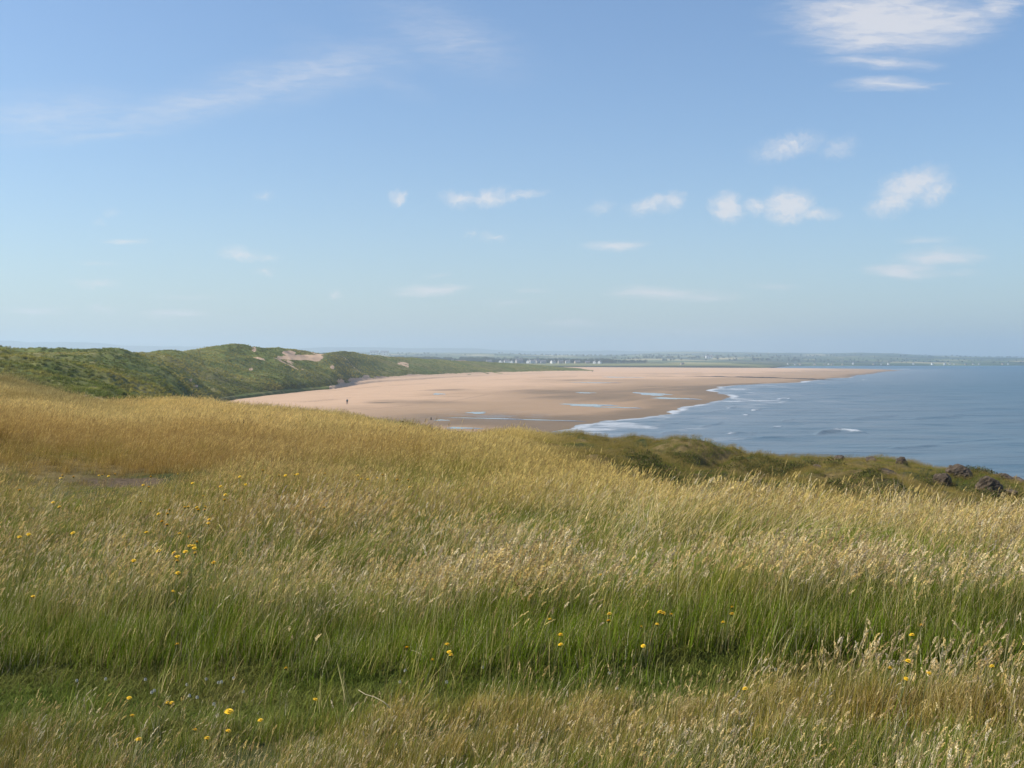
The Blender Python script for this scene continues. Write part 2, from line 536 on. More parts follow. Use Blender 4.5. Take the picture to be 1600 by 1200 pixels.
# tide pools and wet runnels lying in the sand
m, t, out = new_mat('pool_water')
geo = t.new('ShaderNodeNewGeometry')
principled(t, out, (0.16, 0.15, 0.14), 0.05, t.bump(t.noise(geo.outputs['Position'], 0.5, 3), 0.02, 0.02), spec=1.0)
M_POOL = m


def pool(u0, v0, hw, hh, seed, skew=0.0):
    """shallow pool: outline given on the sand, irregular in world space"""
    n = 72
    ys = []
    V = []
    Y0 = (EYE - 1.3) * F / (v0 - HOR)
    rx = hw / F * Y0
    ry = abs((EYE - 1.3) * F / (v0 - hh - HOR) - Y0)
    x0 = (u0 - 800) / F * Y0
    c = []
    for k in range(n):
        a = 2 * math.pi * k / n
        r = 1 + 0.22 * math.sin(3 * a + seed) + 0.14 * math.sin(5 * a + 2 * seed) + 0.08 * math.sin(11 * a + seed * 3) + 0.05 * math.sin(19 * a)
        px_, py_ = rx * r * math.cos(a), ry * r * math.sin(a)
        c.append((px_, py_ + skew * px_))
    rings = [1.0, 0.8, 0.55, 0.25]
    for rr in rings:
        for (a, b) in c:
            V.append((x0 + a * rr, Y0 + b * rr))
    V = np.array(V)
    z = beach_z(V[:, 0], V[:, 1]) + 0.03
    z[n:] = np.maximum(z[n:], z[n:] * 0 + np.median(z))
    V3 = np.column_stack([V, z])
    fs = []
    for r in range(len(rings) - 1):
        for k in range(n):
            fs.append((r * n + k, r * n + (k + 1) % n, (r + 1) * n + (k + 1) % n, (r + 1) * n + k))
    fs.append(tuple((len(rings) - 1) * n + k for k in range(n)))
    o = mesh_obj('tide_pool', V3, fs, M_POOL)
    o['kind'] = 'structure'
    return o


for k, a in enumerate([(1018, 612.5, 23, 2.2, 1.1, -.15), (1052, 618.3, 34, 0.9, 2.2, -.3), (918, 628.5, 36, 1.7, .6, -.1), (965, 631.3, 36, .6, 3.4, -.2),
                       (745, 641.0, 14, 1.2, 5.1, 0), (765, 648.5, 55, .55, 4.2, -.2), (722, 661.5, 26, 1.0, 1.9, 0), (850, 649.5, 60, .45, 2.9, -.2),
                       (970, 589.8, 30, .35, 2.0, 0), (930, 597.5, 34, .3, .2, 0), (685, 615.5, 9, .8, 1.3, 0), (690, 651.5, 12, .7, 2.6, 0),
                       (915, 612, 14, .7, .9, 0), (940, 655.6, 26, .4, 4.9, 0)]):
    pool(*a)

# ------------------------------------------------------------------ sea
SY = np.concatenate([np.exp(np.linspace(np.log(70), np.log(700), 520)), np.exp(np.linspace(np.log(705), np.log(11000), 110))])
SU = np.concatenate([np.linspace(-6000, 300, 30), np.linspace(320, 860, 40), np.linspace(870, 1800, 620), np.linspace(1830, 9000, 40)])
su, sy = np.meshgrid(SU, SY)
sx = (su - 800) / F * sy
sv = HOR + EYE / sy * F
shd = -shore(sx, sy)
foam = np.zeros_like(sx)
crest = np.zeros_like(sx)
# line of swash along the sand
lace = np.exp(-((shd - 1.5) / 2.6) ** 2) * np.clip(0.8 + 0.8 * fbm(sx, sy, 22, 4, 41), 0.2, 1.1)
lace = lace * .85
lace = np.maximum(lace, .62 * np.exp(-((shd - 7) / 3.0) ** 2) * np.clip(.35 + 1.3 * fbm(sx, sy, 26, 4, 42), 0, 1))
foam = np.maximum(foam, lace * (sy < 950))
foam = np.maximum(foam, 0.62 * np.exp(-((shd - 14) / 8) ** 2) * np.clip(0.3 + 1.5 * fbm(sx, sy, 22, 4, 43), 0, 1) * (sy < 700))
# breakers: (pixel polyline, half width in px rows, height m, foam)
BRK = [([(1275, 678), (1290, 675.5), (1312, 673.5), (1330, 675), (1350, 676.5)], 1.5, .6, 1.0),
       ([(1135, 677.5), (1155, 676.3), (1180, 678)], 1.3, .45, 1.0),
       ([(1180, 686), (1240, 683), (1275, 681)], 1.2, .40, 0), ([(1440, 695), (1480, 692), (1510, 689), (1560, 685.5), (1600, 684)], 1.3, .3, 0.0),
       ([(1390, 702), (1430, 700), (1470, 697)], 1.1, .35, .1), ([(1240, 671.5), (1300, 670)], 1.2, .25, .15),
       ([(1176, 642), (1190, 640.2)], 1.1, .45, 1.1), ([(1212, 625), (1226, 622.6), (1236, 624)], 1.0, .4, 1.1), ([(1214, 629), (1236, 626.5)], .8, .35, .9),
       ([(1137, 638), (1150, 636)], 1.0, .3, .9), ([(1158, 648), (1170, 649.5)], 1.0, .3, .8), ([(1092, 667), (1128, 661)], 1.1, .35, .4),
       ([(1208, 669), (1222, 666.5)], 1.0, .35, .85), ([(1222, 658), (1240, 656.5)], 1.0, .3, .0), ([(1348, 593.6), (1357, 592.8)], .5, .3, 1.2),
       ([(1220, 604.5), (1252, 603.5)], .6, .2, .5), ([(1090, 648), (1130, 641)], 1.0, .2, .5), ([(1060, 656), (1110, 649)], 1.1, .2, .5),
       ([(1010, 668), (1060, 661), (1090, 657)], 1.3, .25, .45), ([(960, 664), (1010, 659), (1060, 653)], 1.1, .2, .55), ([(1040, 673), (1080, 672)], 1.0, .3, .2),
       ([(1150, 615), (1180, 613.5)], .8, .2, .5), ([(1135, 608), (1190, 605)], .7, .2, .65), ([(1380, 577.5), (1425, 576.5)], .5, .3, 1.1),
       ([(1360, 586), (1390, 585)], .4, .3, .6), ([(1300, 594), (1500, 593.6)], .35, .15, .25), ([(1500, 594), (1600, 593.5)], .35, .2, .3), ([(1195, 619), (1212, 618)], .7, .2, .6),
       ([(1030, 677.5), (1060, 676)], 1.0, .35, .1), ([(1420, 655), (1500, 650)], 1.6, .3, 0), ([(1330, 655), (1400, 650)], 1.6, .25, 0), ([(1530, 662), (1640, 655)], 1.6, .25, 0)]
for pts, wd, hh, fo in BRK:
    us, vs = zip(*pts)
    uj = su + 5 * fbm(sx, sy, 7, 3, 47)
    vv = np.interp(uj, us, vs)
    tt = (uj - us[0]) / (us[-1] - us[0])
    win = np.clip(np.minimum(tt, 1 - tt) * 5 + .3, 0, 1) * (tt > -.06) * (tt < 1.06)
    dv = (sv - vv) / wd
    prof_ = np.exp(-np.where(dv > 0, dv * 1.3, dv * .55) ** 2) * win
    crest += (hh if wd > 1.35 else hh * .55) * prof_
    foam = np.maximum(foam, .9 * fo * np.exp(-(dv * 1.35 - .1) ** 2) * win * np.clip(.65 + 1.5 * fbm(sx, sy, 4, 4, 49), 0, 1.3))
strk = np.clip(fbm(sx * .9 + sy * .5, sy * .9 - sx * .5, 14, 5, 57) * 2.0 - .10, 0, .78) * np.exp(-np.maximum(shd - 4, 0) / 75) * (shd > 2) * (sy < 650)
foam = np.maximum(foam, strk)
swell = 0.13 * np.sin((sy * 0.72 - sx * .38) / 3.1 + 3.0 * fbm(sx, sy, 40, 3, 51)) * np.clip(shd / 30, 0, 1) * (sy < 700)
sz = crest + swell + 0.05 * fbm(sx, sy, 5, 3, 53) * (sy < 500)
sz = np.where(shd < 0, np.minimum(sz * 0.3, 0.05), sz)
m, t, out = new_mat('sea_water')
geo = t.new('ShaderNodeNewGeometry')
P = t.mapping(geo.outputs['Position'], scale=(1, 1, 0))
big = t.noise(P, 0.006, 4, 0.55)
mid = t.noise(t.mapping(P, rot=(0, 0, .5), scale=(.35, 1, 1)), 0.12, 6, 0.6)
fine = t.noise(P, 1.1, 5, 0.6)
deep = t.mix(t.sstep(big, 0.35, 0.65), (0.012, 0.060, 0.090), (0.024, 0.080, 0.110))
shal = t.mix(t.sstep(mid, .3, .7), (0.08, 0.11, 0.13), (0.26, 0.27, 0.275))
wc = t.mix(t.attr('shallow'), deep, shal)
wc = t.mix(t.math('MULTIPLY', t.sstep(mid, .45, .7), .35), wc, (0.012, 0.045, 0.062))
fm = t.math('MULTIPLY', t.attr('foam'), t.math('ADD', 0.45, t.math('MULTIPLY', t.noise(P, 0.7, 6, .7), 1.1)))
fm = t.sstep(fm, 0.26, 1.0)
wc = t.mix(t.math('MULTIPLY', fm, .7), wc, (0.52, 0.55, 0.58))
rg = t.math('ADD', 0.32, t.math('MULTIPLY', fm, 0.6), clamp=True)
nb = t.bump(mid, 0.7, 2.0)
nb = t.bump(fine, 0.5, 0.25, nb)
principled(t, out, wc, rg, nb, spec=0.32)
M_SEA = m
grid_obj('sea', sx, sy, sz, M_SEA, {'foam': foam, 'shallow': np.clip(np.exp(-np.maximum(shd, 0) / 95) * .95, 0, 1)})

# ------------------------------------------------------------------ dunes
DC = {  # u: knots (Y, v), nine each: start, foot, four on the face, crest, two behind
    -520: [(60, 640), (75, 612), (100, 596), (130, 580), (170, 566), (220, 552), (270, 545), (380, 568), (900, 571)],
    -200: [(60, 640), (75, 612), (100, 596), (130, 582), (170, 567), (220, 552), (270, 545), (380, 566), (900, 571)],
    0: [(65, 650), (80, 618), (105, 602), (135, 586), (175, 569), (220, 555), (265, 547.5), (380, 566), (900, 571)],
    150: [(75, 690), (90, 640), (125, 617), (165, 597), (210, 577), (255, 560), (300, 549.5), (400, 565), (900, 571)],
    250: [(120, 680), (140, 645), (175, 622), (220, 602), (280, 580), (340, 561), (390, 550.5), (470, 562), (900, 571)],
    310: [(250, 640), (285, 628), (300, 617), (325, 604), (360, 585), (400, 562), (440, 545), (520, 562), (900, 571)],
    360: [(325, 625), (345, 618), (358, 607), (375, 596), (405, 578), (435, 558), (465, 540), (540, 562), (950, 571)],
    440: [(385, 618), (402, 608), (408, 599), (425, 588), (450, 573), (480, 558), (510, 545), (590, 562), (950, 571)],
    500: [(430, 612), (452, 604), (458, 597), (475, 588), (500, 575), (530, 563), (560, 556.5), (640, 564), (980, 571)],
    520: [(440, 609), (468, 601.5), (475, 595), (490, 588), (515, 576), (550, 563), (590, 551.5), (670, 563), (990, 571)],
    550: [(510, 602), (540, 596.5), (550, 591.5), (565, 585), (590, 575), (620, 562), (660, 549.5), (740, 562), (1010, 571)],
    600: [(590, 596), (622, 592), (632, 588), (648, 583), (675, 575), (710, 564), (750, 555.5), (830, 564), (1050, 571)],
    660: [(660, 592), (695, 588.5), (708, 585), (725, 580), (755, 573), (800, 565), (850, 560.5), (920, 565), (1100, 571)],
    750: [(790, 588), (822, 584.8), (838, 582), (860, 578), (890, 573.5), (930, 568), (970, 565), (1030, 567), (1200, 571)],
    830: [(900, 584), (935, 581.8), (955, 580), (975, 577.5), (1000, 574.5), (1040, 571.5), (1080, 569.3), (1140, 570), (1300, 572)],
    890: [(980, 582), (1030, 580.3), (1050, 579.5), (1070, 578.5), (1090, 577), (1120, 576), (1150, 575.2), (1200, 575.2), (1400, 574.5)],
    925: [(1040, 581), (1085, 579.8), (1095, 579.6), (1105, 579.4), (1120, 579.2), (1150, 579), (1180, 578.8), (1230, 578.8), (1430, 577)],
}
du = np.array(sorted(DC), float)
KY = np.array([[k[0] for k in DC[int(c)]] for c in du])
KV = np.array([[k[1] for k in DC[int(c)]] for c in du])
NS, NU = 260, 620
ss = np.linspace(0, 8, NS)
DU = np.linspace(-520, 925, NU)
kY = np.array([np.interp(DU, du, KY[:, k]) for k in range(9)])
kV = np.array([np.interp(DU, du, KV[:, k]) for k in range(9)])
kY = blur(kY, 8, 1)
kV = blur(kV, 8, 1)
dY = np.array([np.interp(ss, range(9), kY[:, j]) for j in range(NU)]).T
dV = np.array([np.interp(ss, range(9), kV[:, j]) for j in range(NU)]).T
dY = blur(dY, 10, 0)
dZ = EYE - (dV - HOR) / F * dY
dZ = blur(dZ, 12, 0)
dZ = dZ + (blur(dZ, 160, 0) - dZ) * sstep(np.repeat(DU[None, :], NS, 0), 520, 600)
dU2 = np.repeat(DU[None, :], NS, 0)
dX = (dU2 - 800) / F * dY
S2 = np.repeat(ss[:, None], NU, 1)
# the foot of the dune runs in scallops, with tongues of slumped turf
scal = 5 * fbm(dX, dY, 26, 3, 63) + 2.0 * fbm(dX, dY, 8, 3, 64)
dY2 = dY + scal * (1 - .6 * sstep(dU2, 525, 600)) * np.exp(-((S2 - 1.2) / 1.4) ** 2)
dZ = dZ - np.where(dU2 > 520, 1.5, 5.5) * (1 - sstep(S2, 0.0, 0.75))
hum = 2.9 * fbm(dX, dY, 34, 3, 61) * (1 - .6 * sstep(S2, 4.8, 5.8)) + .8 * (1 - 2 * np.abs(fbm(dX, dY, 11, 3, 62)))
dZ = dZ + hum * sstep(S2, 1.0, 3.0) * np.clip(1 - (S2 - 7), .4, 1) * np.clip(1.15 - dY / 1300, .25, 1) * 0.8
dZ = dZ + 1.7 * (1 - np.abs(fbm(dX, dY, 30, 3, 67)) * 3).clip(-.4, 1) * sstep(S2, 1.5, 3.0) * np.clip(1 - dY / 1000, 0.1, 1)
dZ = dZ - .9 * (1 - sstep(dU2, 310, 350)) * sstep(S2, 3, 5)
dZ = dZ + 1.0 * sstep(fbm(dX, dY, 11, 3, 65), 0.1, 0.5) * sstep(S2, 1.5, 3.0) * np.clip(1 - dY / 1000, 0.1, 1)
dv2 = HOR + (EYE - dZ) / dY2 * F


def dblob(u0, v0, a, b, smin=0.0, p=1.0):
    return np.exp(-(((dU2 - u0) / a) ** 2 + ((dv2 - v0) / b) ** 2) ** p) * (S2 >= smin) * (S2 < 6.7)


dsand = 1.2 * dblob(470, 558.5, 34, 4.5, 2, 2) + 1.1 * dblob(451, 551, 12, 3.5, 2, 2) + dblob(397, 546, 4, 5, 2) + 1.1 * dblob(494, 560, 8, 5, 2) + dblob(519, 574, 4, 4, 2) \
    + dblob(572, 588, 6, 2.5) + .9 * dblob(392, 577, 4, 3, 2) + .9 * dblob(307, 603, 6, 2.4, 2) + .8 * dblob(298, 594, 3, 4, 2) + .8 * dblob(625, 568, 6, 2, 2)
low0 = (1 - sstep(S2, .80, 1.0)) * sstep(dU2, 505, 530)
low = (1 - sstep(S2, 1.2, 2.7)) * sstep(fbm(dX, dY, 14, 3, 66) + sstep(dU2, 500, 560) * .50 - (dU2 < 515) * .5, -.05, .25)
dsand = dsand + .75 * sstep(fbm(dX, dY, 17, 4, 77), .42, .60) * sstep(S2, 1.6, 2.4) * sstep(dU2, 60, 200) * (dU2 < 640)
dsand = np.clip(np.maximum(np.maximum(dsand, low), low0 * 1.2), 0, 1.3)
m, t, out = new_mat('dune_turf')
geo = t.new('ShaderNodeNewGeometry')
P = geo.outputs['Position']
n1 = t.noise(P, 0.035, 5, .6)
n2 = t.noise(P, 0.28, 6, .65)
c1 = t.ramp(n2, [(0.28, (0.050, 0.070, 0.016)), (0.5, (0.105, 0.130, 0.030)), (0.72, (0.19, 0.18, 0.060))])
c2 = t.ramp(n2, [(0.28, (0.075, 0.085, 0.025)), (0.5, (0.15, 0.14, 0.045)), (0.75, (0.28, 0.235, 0.10))])
col = t.mix(t.sstep(n1, 0.42, 0.62), c1, c2)
sm = t.sstep(t.math('ADD', t.attr('sand'), t.math('MULTIPLY', t.math('SUBTRACT', n2, .5), .9)), .42, .58)
col = t.mix(sm, col, t.mix(n2, (0.40, 0.27, 0.175), (0.60, 0.42, 0.285)))
principled(t, out, col, 0.95, t.bump(n2, .8, 1.0), spec=0.1)
M_DUNE = m
grid_obj('dunes', dX, dY2, dZ, M_DUNE, {'sand': dsand})

# ------------------------------------------------------------------ far land: coastal plain and hills behind
LU = np.linspace(-1500, 3000, 900)
ly_n = 120
sil_u = [-1500, -200, 150, 250, 330, 420, 560, 620, 700, 800, 860, 950, 1030, 1110, 1200, 1290, 1340, 1400, 1450, 1510, 1600, 1800, 3000]
sil_v = [549, 549, 549, 550, 551, 551, 549, 550, 550, 551, 554, 554.5, 551, 550, 551.5, 553, 551.5, 552, 556, 558, 558.5, 557, 556]
fr_u = [-1500, 830, 900, 1000, 1050, 1130, 1205, 1235, 1300, 1600, 3000]
fr_Y = [1500, 1700, 1720, 1740, 1760, 1780, 1800, 2350, 2450, 2600, 2600]
front_Y = np.interp(LU, fr_u, fr_Y)
is_left = 1 - sstep(LU, 1130, 1240)
rows = []
sfr = np.linspace(0, 1, ly_n)
LYY = np.zeros((ly_n, len(LU)))
LZZ = np.zeros_like(LYY)
silv = np.interp(LU, sil_u, sil_v)
for j in range(len(LU)):
    f0 = front_Y[j]
    Yk = [f0 - 30, f0, f0 + 14, f0 + 180, 2900 + (f0 - 1700) * .3, 4200, 6200, 7000]
    L = is_left[j]
    zt = EYE - (silv[j] - HOR) / F * 6200
    Zk = [-1.0, 1.2 * L, 5.4 * L + 1.0 * (1 - L), 6.5 * L + 3.0 * (1 - L), 8 + 2 * L, 14 + (zt - 14) * .35, zt, zt - 25]
    sk = [0, .04, .07, .2, .4, .65, .93, 1]
    LYY[:, j] = np.interp(sfr, sk, Yk)
    LZZ[:, j] = np.interp(sfr, sk, Zk)
LUU = np.repeat(LU[None, :], ly_n, 0)
LXX = (LUU - 800) / F * LYY
LZZ = blur(LZZ, 3, 1)
rise = sstep(LYY, 2300, 5000)
LZZ = LZZ + rise * (9 * fbm(LXX, LYY, 900, 4, 71)) + 0.8 * fbm(LXX, LYY, 90, 3, 72) * sstep(LYY, 1750, 1900)
m, t, out = new_mat('farmland')
geo = t.new('ShaderNodeNewGeometry')
P = t.mapping(geo.outputs['Position'], scale=(1, .6, 0))
vor = t.new('ShaderNodeTexVoronoi')
t.l.new(P, vor.inputs['Vector'])
vor.inputs['Scale'].default_value = 0.006
sepc = t.new('ShaderNodeSeparateColor')
t.l.new(vor.outputs['Color'], sepc.inputs[0])
fld = t.ramp(sepc.outputs[0], [(0.0, (0.035, 0.055, 0.02)), (0.35, (0.075, 0.105, 0.03)), (0.6, (0.10, 0.125, 0.04)), (0.8, (0.21, 0.19, 0.075)), (0.92, (0.33, 0.28, 0.14))])
fld = t.mix(t.sstep(t.noise(P, 0.004, 4), .48, .56), fld, (0.03, 0.045, 0.02))
links = t.mix(t.noise(P, .05, 4), (0.115, 0.135, 0.045), (0.19, 0.185, 0.075))
col = t.mix(t.attr('links'), fld, links)
col = t.mix(t.attr('bank'), col, (0.032, 0.040, 0.022))
principled(t, out, col, 0.95, spec=0.1)
M_FARM = m
frontd = LYY - front_Y[None, :]
grid_obj('coastal_plain', LXX, LYY, LZZ, M_FARM,
         {'links': (1 - sstep(frontd, 200, 420)) * is_left[None, :], 'bank': ((frontd < 10) * 1.0) * is_left[None, :]})


def land_z(u, Y):
    j = int(np.clip(np.searchsorted(LU, u), 1, len(LU) - 1))
    return float(np.interp(Y, LYY[:, j], LZZ[:, j]))


# distant hill ranges, each a long ridge with thickness
def hills(name, Y0, depth, pts, seed, mat):
    us = np.linspace(pts[0][0], pts[-1][0], 500)
    vs = np.interp(us, *zip(*pts))
    x = (us - 800) / F * Y0
    top = EYE - (vs - HOR) / F * Y0
    top = top + (top - 5).clip(0) * (0.10 * fbm(x, x * 0, 700, 4, seed) + .04 * fbm(x, x * 0, 160, 3, seed + 3))
    r = np.linspace(-1, 1, 15)
    X = np.repeat(x[None, :], 15, 0)
    Y = Y0 + depth * np.repeat(r[:, None], 500, 1)
    Z = top[None, :] * (np.cos(r * math.pi / 2) ** 1.2)[:, None] + 14 * fbm(X, Y, 500, 3, seed + 5) * (1 - np.abs(r))[:, None] - 2
    X = X * Y / Y0
    o = grid_obj(name, X, Y, Z, mat)
    return o


M_HILL = plain('hill_moor', (0.07, 0.085, 0.045), .95, .5, .003)
hills('distant_hills', 9000, 900, [(-900, 536), (-300, 532), (0, 532.5), (70, 534), (150, 536), (190, 539), (250, 541), (330, 543.5), (420, 544), (520, 543), (600, 544), (680, 544.5), (740, 545), (800, 548), (900, 550), (1000, 549), (1080, 547.5), (1180, 549), (1260, 551), (1400, 553.5), (1520, 555), (1700, 555), (2300, 556)], 81, M_HILL)

# ------------------------------------------------------------------ instancing prototypes (never linked to the scene)
class Ribs:
    """collects blades and seed heads into one mesh"""
    def __init__(self):
        self.V, self.Fc, self.hd, self.rn = [], [], [], []

    def blade(self, base, h, w, az, bend, n=4, hd=0.0, rn=0.5, taper=True, face=None):
        dx, dy = math.cos(az), math.sin(az)
        fa = az + math.pi / 2 if face is None else face
        sxx, syy = math.cos(fa), math.sin(fa)
        i0 = len(self.V)
        pts = []
        for k in range(n + 1):
            s = k / n
            r = bend * h * (0.25 * s + 0.75 * s * s)
            z = h * (s - 0.32 * bend * bend * s * s)
            p = (base[0] + dx * r, base[1] + dy * r, base[2] + z)
            pts.append(p)
            ww = w * ((1 - s) ** 0.7 if taper else 1.0) * 0.5 + (0.0 if taper else 0)
            if taper and k == n:
                self.V.append(p)
                self.hd.append(hd)
                self.rn.append(rn)
            else:
                self.V += [(p[0] - sxx * ww, p[1] - syy * ww, p[2]), (p[0] + sxx * ww, p[1] + syy * ww, p[2])]
                self.hd += [hd, hd]
                self.rn += [rn, rn]
        for k in range(n):
            a = i0 + 2 * k
            if taper and k == n - 1:
                self.Fc.append((a, a + 1, a + 2))
            else:
                self.Fc.append((a, a + 1, a + 3, a + 2))
        return pts

    def quad(self, c, d, s, hd, rn):
        """small diamond at c, long axis d, half width s"""
        i = len(self.V)
        self.V += [tuple(c[k] - d[k] for k in range(3)), tuple(c[k] + s[k] for k in range(3)), tuple(c[k] + d[k] for k in range(3)), tuple(c[k] - s[k] for k in range(3))]
        self.hd += [hd] * 4
        self.rn += [rn] * 4
        self.Fc.append((i, i + 1, i + 2, i + 3))

    def head(self, tip, dirv, L, R, n, rn, spread=0.5):
        """panicle of n little spikelets along a drooping axis"""
        d = Vector(dirv).normalized()
        for k in range(n):
            s = (k + random.random()) / n
            ax = Vector((random.gauss(0, 1), random.gauss(0, 1), random.gauss(0, 1)))
            ax = (ax - d * ax.dot(d))
            ax = ax.normalized() if ax.length > 1e-4 else Vector((1, 0, 0))
            rr = R * math.sin(math.pi * min(.97, .12 + .88 * s)) ** .8
            c = Vector(tip) + d * (L * (s - .15)) + ax * rr * random.uniform(.2, 1) + Vector((0.10 * L * s * s, 0, -.12 * L * s * s))
            dd = (d + ax * spread * random.uniform(.3, 1.2)).normalized() * (L * .5 / n ** .5) * random.uniform(.7, 1.2)
            sd_ = dd.cross(Vector((random.gauss(0, 1), random.gauss(0, 1), random.gauss(0, 1)))).normalized() * (R * random.uniform(.22, .42) + .0006)
            self.quad(c, dd, sd_, 1.0, min(1, max(0, rn + random.uniform(-.25, .25))))

    def make(self, name, mat, coll):
        o = mesh_obj(name, np.array(self.V), self.Fc, mat, smooth=False, attrs={'hd': self.hd, 'rn': self.rn}, link=False)
        coll.objects.link(o)
        return o


def wind(spread):
    return random.gauss(0.12, spread)


def grass_mat(name, rough=.75, transl=.30):
    m, t, out = new_mat(name)
    leaf = t.attr('leafcol', 'INSTANCER', 'Color')
    head = t.attr('headcol', 'INSTANCER', 'Color')
    c = t.mix(t.attr('hd'), leaf, head)
    k = t.math('ADD', 0.55, t.math('MULTIPLY', t.attr('rn'), 0.9))
    hsv = t.new('ShaderNodeHueSaturation')
    t.l.new(c, hsv.inputs['Color'])
    t.l.new(k, hsv.inputs['Value'])
    t.put(hsv.inputs['Hue'], t.math('ADD', .488, t.math('MULTIPLY', t.attr('rn'), .02)))
    b = t.new('ShaderNodeBsdfPrincipled')
    t.l.new(hsv.outputs[0], b.inputs['Base Color'])
    b.inputs['Roughness'].default_value = rough
    b.inputs['Specular IOR Level'].default_value = .08
    tr_ = t.new('ShaderNodeBsdfTranslucent')
    t.l.new(hsv.outputs[0], tr_.inputs['Color'])
    mx = t.new('ShaderNodeMixShader')
    mx.inputs[0].default_value = transl
    t.l.new(b.outputs[0], mx.inputs[1])
    t.l.new(tr_.outputs[0], mx.inputs[2])
    t.l.new(mx.outputs[0], out.inputs[0])
    return m


M_GRASS = grass_mat('meadow_grass')
PROTO = bpy.data.collections.new('grass_tufts')
KINDS = {}


def proto(kind, fn, n):
    KINDS[kind] = []
    for i in range(n):
        r = Ribs()
        fn(r)
        KINDS[kind].append((f'{len(KINDS):02d}{kind}_{i:02d}', r))


def p_leaf(r, nb=50, R=.16, h=(.09, .30), w=.0044):
    for _ in range(nb):
        a = random.uniform(0, 6.283)
        rr = R * random.random() ** .5
        r.blade((rr * math.cos(a), rr * math.sin(a), -.01), random.uniform(*h), w * random.uniform(.7, 1.4), wind(1.3), random.uniform(.1, .95), 4, random.choice([0, 0, 0, 0, .45, .8]), random.random())


def stemhead(r, R, h, w, L, HR, nh, spread, wsp=.8, b=(.08, .5), hr=.5):
    a = random.uniform(0, 6.283)
    rr = R * random.random() ** .5
    pts = r.blade((rr * math.cos(a), rr * math.sin(a), -.01), h, w, wind(wsp), random.uniform(*b), 5, .55, random.random(), taper=False, face=random.uniform(0, 3.14))
    d = Vector(pts[-1]) - Vector(pts[-2])
    r.head(pts[-1], d, L, HR, nh, random.random(), spread)


def p_stem(r):            # tan panicles drooping down wind
    for _ in range(6):
        stemhead(r, .17, random.uniform(.26, .50), .0020, random.uniform(.045, .08), .0044, 26, .45)
    p_leaf(r, 26, .16, (.12, .30), .0038)


def p_fog(r):             # pale fluffy open heads
    for _ in range(5):
        stemhead(r, .17, random.uniform(.26, .44), .0020, random.uniform(.045, .08), .0088, 34, 1.0)
    p_leaf(r, 28, .16, (.12, .28), .0038)


def p_rust(r):            # fine wiry bents, reddish
    for _ in range(15):
        stemhead(r, .18, random.uniform(.20, .42), .0018, random.uniform(.04, .07), .0045, 9, .9)
    p_leaf(r, 20, .16, (.10, .24), .0036)


def p_marram(r):          # long pale arching blades
    for _ in range(26):
        a = random.uniform(0, 6.283)
        rr = .14 * random.random() ** .5
        r.blade((rr * math.cos(a), rr * math.sin(a), -.02), random.uniform(.45, .8), .0042 * random.uniform(.7, 1.3), wind(.45), random.uniform(.6, 1.25), 7, random.choice([0, 1, 1]), random.random())


def p_far(r):             # mid distance mix: wider ribbons
    for _ in range(18):
        stemhead(r, .30, random.uniform(.26, .50), .0046, random.uniform(.07, .11), .011, 7, .6)
    for _ in range(26):
        a = random.uniform(0, 6.283)
        rr = .3 * random.random() ** .5
        r.blade((rr * math.cos(a), rr * math.sin(a), -.02), random.uniform(.16, .40), .009 * random.uniform(.7, 1.4), wind(.6), random.uniform(.4, 1.1), 3, 0, random.random())


def p_turf(r):
    for _ in range(46):
        a = random.uniform(0, 6.283)
        rr = .13 * random.random() ** .5
        r.blade((rr * math.cos(a), rr * math.sin(a), -.005), random.uniform(.025, .075), .004 * random.uniform(.7, 1.6), random.uniform(0, 6.28), random.uniform(.4, 1.4), 3, random.choice([0, 0, 0, 0, .5]), random.random())


def p_dune(r):            # big marram clump for the far dunes
    for _ in range(60):
        a = random.uniform(0, 6.283)
        rr = .55 * random.random() ** .5
        r.blade((rr * math.cos(a), rr * math.sin(a), -.1), random.uniform(.45, 1.0), .055 * random.uniform(.6, 1.4), wind(.8), random.uniform(.4, 1.1), 3, random.choice([0, 0, 0, 1]), random.random())


def p_scrub(r):           # low dark bushy growth of the cliff edge
    for _ in range(150):
        a = random.uniform(0, 6.283)
        rr = .32 * random.random() ** .5
        hh = .30 * math.sqrt(max(0, 1 - (rr / .36) ** 2)) * random.uniform(.3, 1.05)
        c = (rr * math.cos(a), rr * math.sin(a), hh)
        d = Vector((random.gauss(0, 1), random.gauss(0, 1), random.gauss(.4, 1))).normalized()
        s = d.cross(Vector((random.gauss(0, 1), random.gauss(0, 1), random.gauss(0, 1)))).normalized()
        r.quad(c, d * random.uniform(.018, .04), s * random.uniform(.008, .018), random.choice([0, 0, 0, 1]), random.random())


proto('leaf', p_leaf, 4)
proto('stem', p_stem, 5)
proto('fog', p_fog, 5)
proto('rust', p_rust, 4)
proto('marram', p_marram, 3)
proto('far', p_far, 5)
proto('turf', p_turf, 3)
proto('dune', p_dune, 4)
proto('scrub', p_scrub, 4)


